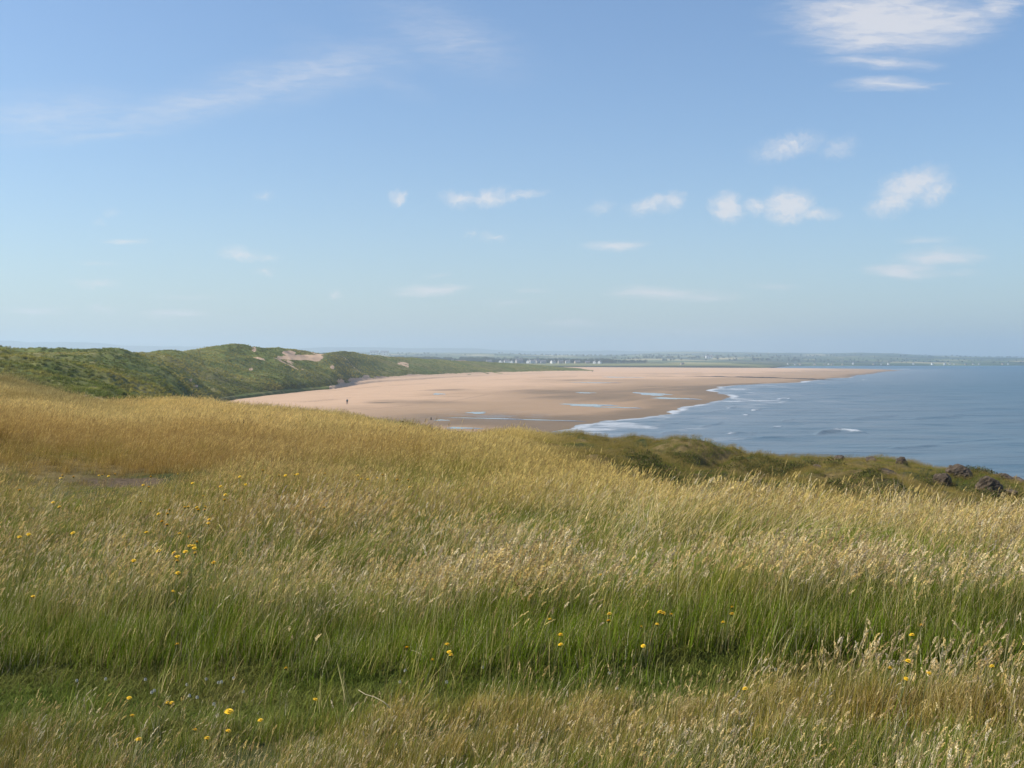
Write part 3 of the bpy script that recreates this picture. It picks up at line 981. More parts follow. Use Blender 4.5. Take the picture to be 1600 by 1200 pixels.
def scatter(name, kinds, pts, idx, rot, scl, leafc, headc, mat, label=None):
    """one stuff object: points carrying tuft index, turn, size and colours, instanced by geometry nodes"""
    coll = bpy.data.collections.new(name + '_tufts')
    base = {}
    c = 0
    for k in kinds:
        base[k] = (c, len(KINDS[k]))
        for nm, r in KINDS[k]:
            r.make(f'{c:02d}_{k}', mat, coll)
            c += 1
    kk = np.array([base[k][0] for k in kinds])[idx]
    kn = np.array([base[k][1] for k in kinds])[idx]
    which = kk + (RNG.random(len(idx)) * kn).astype(int)
    me = bpy.data.meshes.new(name)
    me.vertices.add(len(pts))
    me.vertices.foreach_set('co', np.asarray(pts, dtype=np.float32).ravel())

    def add(nm, typ, a, key):
        at = me.attributes.new(nm, typ, 'POINT')
        at.data.foreach_set(key, np.ascontiguousarray(a).ravel())
    add('which', 'INT', which.astype(np.int32), 'value')
    add('turn', 'FLOAT_VECTOR', rot.astype(np.float32), 'vector')
    add('size', 'FLOAT_VECTOR', scl.astype(np.float32), 'vector')
    one = np.ones((len(pts), 1))
    add('leafcol', 'FLOAT_COLOR', np.hstack([leafc, one]).astype(np.float32), 'color')
    add('headcol', 'FLOAT_COLOR', np.hstack([headc, one]).astype(np.float32), 'color')
    me.update()
    o = bpy.data.objects.new(name, me)
    SC.collection.objects.link(o)
    o['kind'] = 'stuff'
    if label:
        o['label'] = label
    ng = bpy.data.node_groups.new(name + '_nodes', 'GeometryNodeTree')
    ng.interface.new_socket('Geometry', in_out='INPUT', socket_type='NodeSocketGeometry')
    ng.interface.new_socket('Geometry', in_out='OUTPUT', socket_type='NodeSocketGeometry')
    gi = ng.nodes.new('NodeGroupInput')
    go = ng.nodes.new('NodeGroupOutput')
    ip = ng.nodes.new('GeometryNodeInstanceOnPoints')
    ci = ng.nodes.new('GeometryNodeCollectionInfo')
    ci.inputs['Collection'].default_value = coll
    ci.inputs['Separate Children'].default_value = True
    ci.inputs['Reset Children'].default_value = True
    ip.inputs['Pick Instance'].default_value = True

    def named(nm, typ):
        nd = ng.nodes.new('GeometryNodeInputNamedAttribute')
        nd.data_type = typ
        nd.inputs['Name'].default_value = nm
        return nd.outputs[0]
    ng.links.new(gi.outputs[0], ip.inputs['Points'])
    ng.links.new(ci.outputs[0], ip.inputs['Instance'])
    ng.links.new(named('which', 'INT'), ip.inputs['Instance Index'])
    e2r = ng.nodes.new('FunctionNodeEulerToRotation')
    ng.links.new(named('turn', 'FLOAT_VECTOR'), e2r.inputs[0])
    ng.links.new(e2r.outputs[0], ip.inputs['Rotation'])
    ng.links.new(named('size', 'FLOAT_VECTOR'), ip.inputs['Scale'])
    ng.links.new(ip.outputs[0], go.inputs[0])
    md = o.modifiers.new('tufts', 'NODES')
    md.node_group = ng
    return o


# ------------------------------------------------------------------ where the flowers stand (photo pixel, head size in photo px) and their words
FL_NEAR = [
    (358, 1112, 14, 'largest yellow flower, alone in the short grass at lower left'),
    (202, 1091, 8, 'yellow flower at the near edge of the trodden strip, far left'),
    (262, 1099, 7, 'left flower of the touching yellow pair left of the largest bloom'),
    (268, 1099, 7, 'right flower of the touching yellow pair left of the largest bloom'),
    (207, 1118, 7, 'small yellow flower just below the trodden strip at far left'),
    (305, 1141, 8, 'left of two yellow flowers below the largest bloom'),
    (357, 1142, 7, 'yellow flower straight below the largest bloom'),
    (324, 1154, 6, 'orange yellow flower between and below the two under the largest bloom'),
    (217, 1155, 7, 'lowest yellow flower at the far left among rusty grass'),
    (407, 1126, 9, 'yellow flower right of the largest bloom beside tan seed heads'),
    (277, 1007, 8, 'lone yellow flower on the dark green bank at left'),
    (52, 932, 7, 'lone orange yellow flower near the left border above the green bank'),
    (271, 924, 5, 'faint little yellow flower high on the left bank'),
    (447, 1044, 5, 'tiny orange flower at the foot of the bank, left of the bright group'),
    (493, 1093, 5, 'faint yellow flower among pale seed heads near the bent stalk'),
    (636, 1012, 9, 'leftmost of the five bright yellow flowers at mid bank'),
    (699, 1007, 9, 'topmost of the five bright yellow flowers at mid bank'),
    (702, 1019, 8, 'upper of the touching yellow pair at mid bank'),
    (705, 1024, 8, 'lower of the touching yellow pair at mid bank'),
    (676, 1031, 8, 'lowest of the five bright yellow flowers at mid bank'),
    (859, 968, 6, 'small half hidden yellow flower left of the two stacked pairs'),
    (876, 992, 9, 'upper flower of the lower stacked yellow pair at centre'),
    (876, 1007, 8, 'lower flower of the lower stacked yellow pair at centre'),
    (952, 960, 9, 'upper flower of the bright stacked yellow pair right of centre'),
    (951, 971, 9, 'lower flower of the bright stacked yellow pair right of centre'),
    (1002, 979, 7, 'single yellow flower between the stacked pair and the row of three'),
    (1031, 956, 9, 'left flower of the yellow row of three on the bank'),
    (1037, 959, 9, 'middle flower of the yellow row of three on the bank'),
    (1049, 961, 8, 'right flower of the yellow row of three on the bank'),
    (1027, 976, 7, 'yellow flower just below the row of three'),
    (1005, 1009, 5, 'tiny yellow flower low on the bank below the row of three'),
    (1144, 949, 7, 'top flower of the yellow trio right of the row of three'),
    (1144, 960, 9, 'biggest flower of the yellow trio right of the row of three'),
    (1130, 972, 7, 'lowest flower of the yellow trio right of the row of three'),
    (1164, 1076, 6, 'small yellow flower in pale near grass right of centre'),
    (939, 898, 6, 'lone yellow flower in the straw grass above the bank'),
    (1440, 978, 9, 'upper yellow flower over the dark hollow at right'),
    (1425, 992, 9, 'lower yellow flower over the dark hollow at right'),
    (1419, 1033, 10, 'bright yellow flower at the top of the near grass at right'),
    (1416, 1061, 6, 'small yellow flower just below the bright one at right'),
    (1452, 1052, 5, 'tiny yellow flower right of the bright one at right'),
    (1391, 1044, 5, 'tiny yellow flower left of the bright one at right'),
    (1550, 1041, 5, 'tiny yellow flower near the right border'),
]
FL_LEFT = [(95, 747), (98, 743), (115, 745), (155, 743), (160, 742), (170, 744), (180, 741), (224, 758), (233, 761), (236, 745), (278, 741),
           (289, 793), (294, 792), (308, 793), (310, 797), (321, 792), (320, 797), (352, 773), (351, 781), (327, 812), (326, 818), (265, 797), (262, 803), (248, 803), (253, 815), (261, 820),
           (31, 839), (45, 835), (93, 792), (83, 785), (220, 785), (229, 832), (281, 834), (296, 839), (296, 853), (308, 847), (303, 853), (304, 857), (305, 864), (290, 862), (278, 870), (277, 877), (272, 864),
           (209, 876), (334, 879), (278, 896), (248, 861), (318, 775), (31, 766), (114, 833), (301, 755), (345, 760), (375, 745), (384, 757)]
FL_MID = [(411, 735), (419, 740), (436, 743), (446, 743), (461, 742), (465, 741), (508, 740), (559, 743), (565, 748), (575, 749), (591, 747), (598, 742), (621, 750), (638, 750), (640, 761), (507, 793)]


def solve_Y(u, v, h):
    Ys = np.arange(3.0, 60, 0.01)
    d = (EYE - (v - HOR) / F * Ys) - (ground_z(np.full_like(Ys, u), Ys) + h)
    k = np.where(d <= 0)[0]
    return float(Ys[k[0]]) if len(k) else 20.0


FLOW = []
for (u, v, s, lab) in FL_NEAR:
    h = .15 if (1035 < v < 1150 and u < 520) else .29
    Y = solve_Y(u, v, h)
    FLOW.append((u, Y, h, s / F * Y, lab, 'yellow flowers by the trodden strip and on the bank'))
for (u, v) in FL_LEFT:
    Y = solve_Y(u, v, .40)
    FLOW.append((u, Y, .40, .036, 'tiny yellow flower speck in the rusty grass left of the bare earth and below', 'yellow flowers scattered over the left field'))
for (u, v) in FL_MID:
    Y = solve_Y(u, v, .40)
    FLOW.append((u, Y, .40, .036, 'tiny yellow flower in the thin row along the shallow hollow at mid field', 'yellow flowers in a row along the mid field hollow'))
fl_xy = np.array([((u - 800) / F * Y, Y) for (u, Y, h, s, l, g) in FLOW])


# ------------------------------------------------------------------ foreground grass
def ray_sample(n, Y0, Y1, u0=-190, u1=1790, power=1.0):
    """points spread evenly over the ground between two distances"""
    r = RNG.random(n)
    Y = np.sqrt(Y0 ** 2 + (Y1 ** 2 - Y0 ** 2) * r) if power == 1.0 else Y0 + (Y1 - Y0) * r
    u = RNG.uniform(u0, u1, n)
    return u, Y


C = lambda *a: np.array(a, float)
GREEN, LUSH, OLIVE = C(.085, .118, .008), C(.122, .172, .010), C(.185, .172, .020)
STRAW, BLOND, RUST, BUFF, GREY, PINK = C(.43, .305, .072), C(.62, .475, .175), C(.31, .190, .045), C(.56, .415, .165), C(.68, .585, .42), C(.47, .31, .105)


def lerp(a, b, t):
    return a + (b - a) * t[:, None]


def field_cols(u, Y):
    """leaf and head colours over the field, from the photograph's patches"""
    x = (u - 800) / F * Y
    n1 = fbm(x, Y, 2.2, 3, 101)
    n2 = fbm(x, Y, 6.5, 3, 103)
    n3 = fbm(x, Y, 0.6, 3, 105)
    n4 = fbm(x, Y, 1.3, 3, 107)
    dry = sstep(Y, 6.6, 23) * .62 + .50 * n4 + .40 * n1 + .30 * n2 + .16 * sstep(Y, 9, 13)
    far_ = sstep(Y, 15, 21)
    dry = dry + far_ * (.42 * fbm(x, Y, 9.0, 3, 117) + .25 * fbm(x, Y, 3.6, 3, 118))
    dry = dry + (.16 + .14 * (1 - sstep(u, 200, 600))) * (Y < path_near(u)) + .03 + RNG.normal(0, .20, len(u))
    dry = dry - .9 * np.exp(-((Y - path_far(u) - .05) / .38) ** 2)
    # lush hollows
    for (u0, Y0, a, b, k) in [(1500, 8.1, 150, .9, .7), (700, 30, 140, 5, .55), (600, 40, 160, 5, .5), (900, 24, 120, 4, .5), (1010, 30, 110, 5, .4),
                              (10, 16.6, 45, .5, .9), (160, 20.5, 28, 1.2, .6), (1400, 4.4, 170, .5, .5), (1330, 8.6, 120, .8, .4), (660, 14.6, 110, .5, .5),
                              (330, 19, 30, 1.2, .4), (420, 12.5, 120, .7, .3), (560, 9.0, 80, .7, .45), (980, 11, 120, .8, .35), (240, 9.5, 100, .8, .4), (1150, 13.5, 90, .8, .3), (90, 26, 60, 2.5, .3), (470, 33, 90, 3, .35), (870, 4.3, 150, .5, .4), (760, 10.2, 110, .9, .35), (1200, 9, 200, 1.2, .3)]:
        dry = dry - k * np.exp(-(((u - u0) / a) ** 2 + ((Y - Y0) / b) ** 2))
    dry = np.clip(dry, 0, 1)
    rust = np.clip((1 - sstep(u, 350, 800)) * sstep(Y, 7.5, 10) * (1 - sstep(Y, 19, 28)) * (.58 + .9 * n2 + .5 * n1), 0, 1)
    rust = np.maximum(rust, .7 * (Y < 5.3) * np.clip(.15 + n1 * 1.4 + .5 * (1 - sstep(u, 150, 500)), 0, 1))
    leaf = lerp(np.repeat(LUSH[None], len(u), 0), np.repeat(OLIVE[None], len(u), 0), sstep(dry, .1, .5))
    leaf = lerp(leaf, np.repeat(STRAW[None], len(u), 0), sstep(dry, .42, 1.0) * .9)
    leaf = lerp(leaf, np.repeat((RUST * 1.0)[None], len(u), 0), rust * sstep(dry, .25, .7) * .7)
    leaf = lerp(leaf, np.repeat(GREEN[None], len(u), 0), np.clip(n3 * .8 - .1, 0, 1) * (1 - dry * .6))
    head = lerp(np.repeat(BUFF[None], len(u), 0), np.repeat(BLOND[None], len(u), 0), np.clip(sstep(Y, 8, 13) * sstep(u, 400, 1000) + n2 * .4, 0, 1))
    head = lerp(head, np.repeat(PINK[None], len(u), 0), rust * .75)
    head = lerp(head, np.repeat(GREY[None], len(u), 0), np.clip(RNG.normal(.12, .35, len(u)) + .3 * n2, 0, .9) * (Y < 11.5))
    j = RNG.uniform(.8, 1.2, (len(u), 1)) * (1 + .30 * fbm(x, Y, 3.2, 3, 119))[:, None]
    return leaf * j * 1.12, head * RNG.uniform(.85, 1.15, (len(u), 1)) * 1.02, dry, rust, n1, n3


def near_flower(x, y, r=.34):
    """drop tall grass standing between a flower and the viewer"""
    bad = np.zeros(len(x), bool)
    for (fx, fy) in fl_xy:
        k = fx / fy
        dyy = fy - y
        bad |= (dyy > -.10) & (dyy < r * (fy / 6)) & (np.abs(x - k * y) < .055 + .02 * dyy)
    return bad


def finish(name, kinds, u, Y, idx, size, mat, dense=None, tall=False, label=None, cols=None):
    x = (u - 800) / F * Y
    z = ground_z(u, Y)
    if cols is None:
        leaf, head, *_ = field_cols(u, Y)
    else:
        leaf, head = cols
    n = len(u)
    rot = np.column_stack([RNG.normal(0, .08, n), RNG.normal(0.05, .10, n), RNG.normal(0, .55, n)])
    scl = np.repeat(size[:, None], 3, 1) * RNG.uniform(.8, 1.2, (n, 1))
    scl[:, 2] *= RNG.uniform(.82, 1.2, n)
    return scatter(name, kinds, np.column_stack([x, Y, z]), idx, rot, scl, leaf, head, mat, label)


# meadow, nearest part
u, Y = ray_sample(19000, 2.3, 11.5)
x = (u - 800) / F * Y
leaf, head, dry, rust, n1, n3 = field_cols(u, Y)
op = (Y > path_near(u) + .16 * n1) & (Y < path_far(u) + .16 * n1) & (RNG.random(len(u)) > .05)
pr = RNG.random(len(u))
tallness = np.clip(.85 + .6 * n1, .5, 1.25)
kind = np.zeros(len(u), int)                      # 0 leaf 1 stem 2 fog 3 rust 4 marram
fogz = np.clip(.35 + 1.2 * fbm(x, Y, 1.6, 3, 111) + .35 * sstep(Y, 6.3, 7.3), 0, 1)
bank = np.exp(-((Y - path_far(u) - .12) / .28) ** 2)
p_tall = np.clip(.30 + .12 * (Y < path_near(u)) - .22 * np.exp(-((Y - path_near(u)) / .3) ** 2) * (1 - sstep(u, 900, 1300)) + .16 * sstep(Y, 7.0, 9.5) - .50 * bank + .20 * np.exp(-((Y - 7.1) / .55) ** 2) + .42 * n1 + .35 * fbm(x, Y, .8, 2, 113) - .05, .03, .68)
kind = np.where(pr < p_tall, np.where(RNG.random(len(u)) < fogz * .8, 2, np.where(RNG.random(len(u)) < .3 + .5 * rust, 3, 1)), 0)
kind = np.where((RNG.random(len(u)) < .015 + .07 * sstep(u, 820, 1100) * sstep(Y, 9, 10.5)) & (Y > 8), 4, kind)
keep = ~op & ~(near_flower(x, Y) & (kind > 0)) & ~(near_flower(x, Y) & (RNG.random(len(u)) < .8))
size = np.where(kind == 0, .86 - .10 * np.exp(-((Y - path_far(u) - .3) / .5) ** 2), .88) * tallness * (1 + .30 * fbm(x, Y, .9, 2, 115))
size = np.where(kind == 4, .8, size)
nearf = np.interp(u, [200, 900, 1500], [.52, .52, .76]) * np.interp(Y, [2.3, 3.4, 4.3], [1.5, 1.25, 1.0])
size = size * np.where(Y < path_near(u) + .1, nearf, 1.0)
finish('meadow_grass', ['leaf', 'stem', 'fog', 'rust', 'marram'], u[keep], Y[keep], kind[keep], size[keep], M_GRASS,
       label='tall mixed meadow grass with tan seed heads across the foreground', cols=(leaf[keep], head[keep]))

# trodden strip: short turf
u, Y = ray_sample(5200, 4.7, 6.5)
n1 = fbm((u - 800) / F * Y, Y, .7, 2, 120)
op = (Y > path_near(u) - .2 + .1 * n1) & (Y < path_far(u) + .12)
u, Y = u[op], Y[op]
nn = len(u)
lf = lerp(np.repeat(C(.115, .150, .024)[None], nn, 0), np.repeat(C(.23, .20, .06)[None], nn, 0), np.clip(.3 + .8 * fbm((u - 800) / F * Y, Y, .35, 3, 121), 0, 1))
finish('path_turf', ['turf'], u, Y, np.zeros(nn, int), np.full(nn, 1.0), M_GRASS, label='short green turf of the trodden strip crossing the foreground', cols=(lf, lf * 2.0))

# middle of the field
u, Y = ray_sample(30000, 11.0, 24.0)
x = (u - 800) / F * Y
leaf, head, dry, rust, n1, n3 = field_cols(u, Y)
pr = RNG.random(len(u))
kind = np.where(pr < .30, 0, np.where(pr < .30 + .22 * (1 - rust), 2, np.where(RNG.random(len(u)) < .35 + .5 * rust, 3, 1)))
mar = fbm(x, Y, 2.4, 3, 131) + .45 * sstep(u, 850, 1150) * (1 - sstep(Y, 14, 18)) - .12
kind = np.where((RNG.random(len(u)) < np.clip((mar - .15) * .35, 0, .25)), 4, kind)
bz_ = np.exp(-(((u - 185) / 85) ** 2 + ((Y - 16.3) / .75) ** 2))
track = np.exp(-((Y - (16.7 - .0008 * u)) / .35) ** 2) * (1 - sstep(u, 330, 420))
keep = (RNG.random(len(u)) > np.clip(bz_ * 1.25 + track * .9 + .5 * n3 * (bz_ > .2), 0, .9)) & ~near_flower(x, Y, .3)
size = np.where(kind == 4, .60, 1.0) * np.clip(.88 + .5 * n1, .5, 1.3) * (1 - .45 * np.exp(-((Y - 17.2) / 1.0) ** 2) * (1 - sstep(u, 300, 420)))
short = np.exp(-(((u - 150) / 210) ** 2 + ((Y - 14.3) / 2.4) ** 2) ** 2) * .80 + np.exp(-(((u - 690) / 110) ** 2 + ((Y - 13.4) / 1.3) ** 2)) * .55
size = size * 1.05 * (1 - np.clip(short, 0, .80)) * (1 - .25 * sstep(u, 1050, 1300) * sstep(Y, 12, 14.5))
kind = np.where((short > .3) & (kind > 0) & (RNG.random(len(u)) < .55), 0, kind)
finish('field_grass', ['leaf', 'stem', 'fog', 'rust', 'marram'], u[keep], Y[keep], kind[keep], size[keep], M_GRASS,
       label='straw and rust coloured grass over the middle of the field', cols=(leaf[keep], head[keep]))

# far part of the field, up to the cliff edge
u, Y = ray_sample(62000, 23.0, 58.0)
x = (u - 800) / F * Y
leaf, head, dry, rust, n1, n3 = field_cols(u, Y)
ridge = np.maximum(sstep(u, 770, 930) * sstep(Y, 21, 25), .8 * sstep(u, 600, 760) * sstep(Y, 29, 35) * np.clip(.75 + 1.2 * fbm(x, Y, 5, 3, 143), 0, 1))
leaf = lerp(leaf, np.repeat(C(.125, .122, .018)[None], len(u), 0), ridge * np.clip(.8 + .6 * n1, 0, 1))
head = lerp(head, np.repeat(C(.24, .17, .05)[None], len(u), 0), ridge * .85)
grn = sstep(fbm(x, Y, 2.6, 3, 141), -.12, .3) * ridge
leaf = lerp(leaf, np.repeat(C(.092, .130, .012)[None], len(u), 0), grn)
edgeg = np.exp(-((Y - 46) / 5) ** 2) * sstep(u, 330, 380) * (1 - sstep(u, 640, 760))
leaf = lerp(leaf, np.repeat(C(.070, .095, .026)[None], len(u), 0), edgeg * .8)
head = lerp(head, np.repeat(C(.16, .15, .06)[None], len(u), 0), edgeg * .6)
lb = (1 - sstep(u, 60, 260)) * sstep(Y, 30, 42)
leaf = lerp(leaf, np.repeat(C(.13, .13, .035)[None], len(u), 0), lb * .85)
head = lerp(head, np.repeat(C(.24, .20, .08)[None], len(u), 0), lb * .6)
keep = np.ones(len(u), bool)
leaf = leaf * (1 + .20 * (1 - ridge[:, None]))
head = head * (1 + .12 * (1 - ridge[:, None]))
size = np.clip(.72 + .45 * n1, .38, 1.05) * (1 - .52 * ridge)
finish('far_field_grass', ['far'], u[keep], Y[keep], np.zeros(keep.sum(), int), size[keep], M_GRASS,
       label='wind blown straw grass on the far side of the field up to the cliff edge', cols=(leaf[keep], head[keep]))

# low dark growth along the cliff top on the right and at the field's left edge
u1, Y1 = ray_sample(2600, 26, 44, 980, 1700)
n1 = fbm((u1 - 800) / F * Y1, Y1, 2.0, 3, 151)
k1 = (n1 > .22) & (Y1 < 38)
u1, Y1 = u1[k1], Y1[k1]
u2, Y2 = ray_sample(1100, 42, 50, 320, 640)
k2 = fbm((u2 - 800) / F * Y2, Y2, 3.0, 3, 152) > -.05
u3, Y3 = ray_sample(2200, 54, 150, -190, 420)
k3 = fbm((u3 - 800) / F * Y3, Y3, 8.0, 3, 153) > .02
u = np.concatenate([u1, u2[k2], u3[k3]])
Y = np.concatenate([Y1, Y2[k2], Y3[k3]])
nn = len(u)
a = RNG.random(nn)
lf = lerp(np.repeat(C(.055, .070, .014)[None], nn, 0), np.repeat(C(.13, .135, .030)[None], nn, 0), a)
hd = lerp(np.repeat(C(.07, .05, .025)[None], nn, 0), np.repeat(C(.16, .13, .07)[None], nn, 0), RNG.random(nn))
sz_ = RNG.uniform(.4, 1.0, nn) * np.where(Y > 53, 2.0, 1.0)
finish('cliff_top_scrub', ['scrub'], u, Y, np.zeros(nn, int), sz_, M_GRASS, label='low dark scrub along the cliff top and field edge', cols=(lf, hd))

# rough grass where the headland runs down into the dunes
u, Y = ray_sample(16000, 56, 180, -190, 480)
nn = len(u)
x = (u - 800) / F * Y
a = np.clip(.45 + 1.1 * fbm(x, Y, 9, 4, 161), 0, 1)
lf = lerp(np.repeat(C(.060, .075, .024)[None], nn, 0), np.repeat(C(.17, .15, .065)[None], nn, 0), a) * RNG.uniform(.8, 1.2, (nn, 1))
finish('slope_grass', ['far'], u, Y, np.zeros(nn, int), RNG.uniform(1.2, 2.2, nn), M_GRASS, label='rough olive grass on the slope between the field and the dunes', cols=(lf, lf * 1.7))

# marram on the dunes
ok = np.argwhere((S2 > 1.05) & (S2 < 6.9) & (dsand < .4))
pick = ok[RNG.integers(0, len(ok), 90000)]
# fewer where the mesh is packed close together far away
pX = dX[pick[:, 0], pick[:, 1]] + RNG.normal(0, .5, len(pick))
pY = dY2[pick[:, 0], pick[:, 1]] + RNG.normal(0, .6, len(pick))
pZ = dZ[pick[:, 0], pick[:, 1]] - .1
nn = len(pick)
a = np.clip(.42 + 1.0 * fbm(pX, pY, 22, 4, 171) + .3 * fbm(pX, pY, 5, 2, 172), 0, 1)
fade = np.clip(pY / 700, 0, 1)
a = np.clip((a - .42) * 1.5 + .40 - .45 * sstep(fbm(pX, pY, 13, 3, 175), .1, .4), 0, 1)
lf = lerp(np.repeat(C(.085, .120, .010)[None], nn, 0), np.repeat(C(.33, .285, .055)[None], nn, 0), a) * RNG.uniform(.65, 1.35, (nn, 1))
hd = lerp(lf, np.repeat(C(.36, .31, .11)[None], nn, 0), np.full(nn, .55))
n = nn
rot = np.column_stack([RNG.normal(0, .12, n), RNG.normal(0, .12, n), RNG.normal(0, .7, n)])
scl = np.repeat((RNG.uniform(.7, 1.35, n) * np.interp(pY, [80, 250, 600, 1100], [.42, .47, .48, .34]))[:, None], 3, 1)
scatter('marram_grass', ['dune'], np.column_stack([pX, pY, pZ]), np.zeros(n, int), rot, scl, lf, hd, M_GRASS,
        'green marram grass covering the sand dunes')

# ------------------------------------------------------------------ far woods
KINDS['tree'] = []
for i in range(4):
    r = Ribs()
    lobes = [(random.gauss(0, 1.6), random.gauss(0, 1.6), random.uniform(3.2, 6.8), random.uniform(1.5, 2.7)) for _ in range(9)]
    for _ in range(420):
        cx, cy, cz, rr = random.choice(lobes)
        d = Vector((random.gauss(0, 1), random.gauss(0, 1), random.gauss(.2, 1))).normalized()
        c = Vector((cx, cy, cz)) + d * rr * random.uniform(.6, 1.05)
        dd = Vector((random.gauss(0, 1), random.gauss(0, 1), random.gauss(0, 1))).normalized()
        sd_ = dd.cross(d).normalized() if dd.cross(d).length > .01 else Vector((1, 0, 0))
        r.quad(c, dd * random.uniform(.35, .7), sd_ * random.uniform(.25, .5), 0, random.random())
    for k in range(5):
        a = random.uniform(0, 6.28)
        r.blade((0, 0, -.5), 6, .6, a, .25, 3, 1, .3, face=a + 1.57)
    KINDS['tree'].append((f'tree_{i}', r))
tp = []
for (u0, u1, Y0, Y1, n, s) in [(560, 705, 2230, 2330, 360, 1.15), (700, 960, 2180, 2320, 420, .9), (180, 330, 3400, 3650, 520, 1.5), (610, 680, 2350, 2420, 160, 1.3),
                               (720, 770, 2300, 2400, 120, 1.2), (400, 1050, 2800, 3300, 420, .9), (950, 1250, 3000, 3600, 260, .9), (1230, 1620, 2900, 3600, 220, .5),
                               (500, 1600, 3800, 5200, 700, .8), (-200, 560, 3300, 4500, 500, 1.4), (960, 1010, 2250, 2320, 50, .7)]:
    for _ in range(n):
        uu, yy = random.uniform(u0, u1), random.uniform(Y0, Y1)
        if Y0 >= 2800 and u0 != 180 and fbm(np.array([(uu - 800) / F * yy]), np.array([yy]), 260, 3, 181)[0] < .05:
            continue
        tp.append(((uu - 800) / F * yy, yy, land_z(uu, yy) - .5, s * random.uniform(.7, 1.25)))
tp = np.array(tp)
nn = len(tp)
lf = lerp(np.repeat(C(.030, .050, .018)[None], nn, 0), np.repeat(C(.055, .075, .024)[None], nn, 0), RNG.random(nn))
scl = np.repeat(tp[:, 3:4], 3, 1)
scatter('woodland', ['tree'], tp[:, :3], np.zeros(nn, int), np.column_stack([np.zeros((nn, 2)), RNG.uniform(0, 6.28, nn)]), scl, lf, np.repeat(C(.06, .045, .03)[None], nn, 0), M_GRASS,
        'far dark woods and hedgerow trees on the coastal plain')


# ------------------------------------------------------------------ small builders
def empty(name, loc, rz=0.0):
    o = bpy.data.objects.new(name, None)
    o.empty_display_size = .2
    SC.collection.objects.link(o)
    o.location = loc
    o.rotation_euler = (0, 0, rz)
    return o


def copy_tree(root):
    c = root.copy()
    SC.collection.objects.link(c)
    for ch in list(root.children):
        d = ch.copy()
        SC.collection.objects.link(d)
        d.parent = c
        for g in list(ch.children):
            e = g.copy()
            SC.collection.objects.link(e)
            e.parent = d
    return c


def tube_mesh(pts, rads, n=6):
    V, fs = [], []
    for i, p in enumerate(pts):
        p = Vector(p)
        q = Vector(pts[min(i + 1, len(pts) - 1)]) - Vector(pts[max(i - 1, 0)])
        q.normalize()
        a = q.orthogonal().normalized()
        b = q.cross(a)
        for k in range(n):
            an = 2 * math.pi * k / n
            V.append(tuple(p + (a * math.cos(an) + b * math.sin(an)) * rads[i]))
    for i in range(len(pts) - 1):
        for k in range(n):
            fs.append((i * n + k, i * n + (k + 1) % n, (i + 1) * n + (k + 1) % n, (i + 1) * n + k))
    fs.append(tuple(range(n))[::-1])
    fs.append(tuple((len(pts) - 1) * n + k for k in range(n)))
    return V, fs


def box(V, fs, x0, x1, y0, y1, z0, z1):
    i = len(V)
    V += [(x0, y0, z0), (x1, y0, z0), (x1, y1, z0), (x0, y1, z0), (x0, y0, z1), (x1, y0, z1), (x1, y1, z1), (x0, y1, z1)]
    for f_ in ((0, 3, 2, 1), (4, 5, 6, 7), (0, 1, 5, 4), (1, 2, 6, 5), (2, 3, 7, 6), (3, 0, 4, 7)):
        fs.append(tuple(i + k for k in f_))


# ------------------------------------------------------------------ yellow flowers
M_YEL = plain('petal_yellow', (0.86, 0.56, 0.025), .6, .12, 60)
M_STALK = plain('flower_stalk', (0.11, 0.12, 0.03), .7, .2, 20)
M_WHT = plain('petal_white', (0.62, 0.60, 0.54), .7, .1, 60)


def flower_proto(seed):
    random.seed(seed)
    root = empty('yellow_flower', (0, 0, 0))
    pts = [(0, 0, 0), (.006, 0, .35), (.02, .004, .7), (.045, .006, .98)]
    V, fs = tube_mesh(pts, [.0018, .0016, .0015, .0018], 5)
    mesh_obj('stem', V, fs, M_STALK, root)
    V, fs = [], []
    c = Vector((.045, .006, 1.0))
    for ring, (nr, L, el, z) in enumerate([(21, .5, .10, -.02), (17, .40, .38, .04), (12, .28, .75, .08), (7, .15, 1.1, .10)]):
        for k in range(nr):
            a = 2 * math.pi * (k + .5 * ring) / nr + random.uniform(-.08, .08)
            ee = el + random.uniform(-.12, .12)
            d = Vector((math.cos(a) * math.cos(ee), math.sin(a) * math.cos(ee), math.sin(ee)))
            s = Vector((-math.sin(a), math.cos(a), 0)) * .062
            o = Vector((0, 0, z))
            i = len(V)
            for q, w in ((.05, .5), (.6, 1), (1, .85)):
                p = o + d * L * q + Vector((0, 0, -.06 * q * q))
                V += [p - s * w, p + s * w]
            fs += [(i, i + 1, i + 3, i + 2), (i + 2, i + 3, i + 5, i + 4)]
    h = mesh_obj('flower_head', np.array([tuple(v) for v in V]), fs, M_YEL, root, smooth=False)
    # green cup below the petals
    Vc, fc = tube_mesh([(0, 0, -.34), (0, 0, -.26), (0, 0, -.08), (0, 0, .02)], [.06, .17, .20, .12], 8)
    cup = mesh_obj('calyx', Vc, fc, M_STALK, h)
    return root, h


fprotos = [flower_proto(s) for s in (1, 2, 3)]
used = [False] * 3
for k, (u, Y, h, s, lab, grp) in enumerate(FLOW):
    q = k % 3
    src = fprotos[q][0]
    r = src if not used[q] else copy_tree(src)
    used[q] = True
    s = max(s, .024)
    gz = float(ground_z(u, Y))
    r.location = ((u - 800) / F * Y - .045, Y - .006, gz)
    st = [c for c in r.children if c.name.startswith('stem')][0]
    hd = [c for c in r.children if c.name.startswith('flower_head')][0]
    st.scale = (1, 1, h)
    hd.location = (.045, .006, h)
    hd.scale = (s * 1.05, s * 1.05, s * 1.05)
    hd.rotation_euler = (random.uniform(.0, .4), random.uniform(-.3, .3), random.uniform(0, 6))
    tag(r, lab, 'flower', grp)

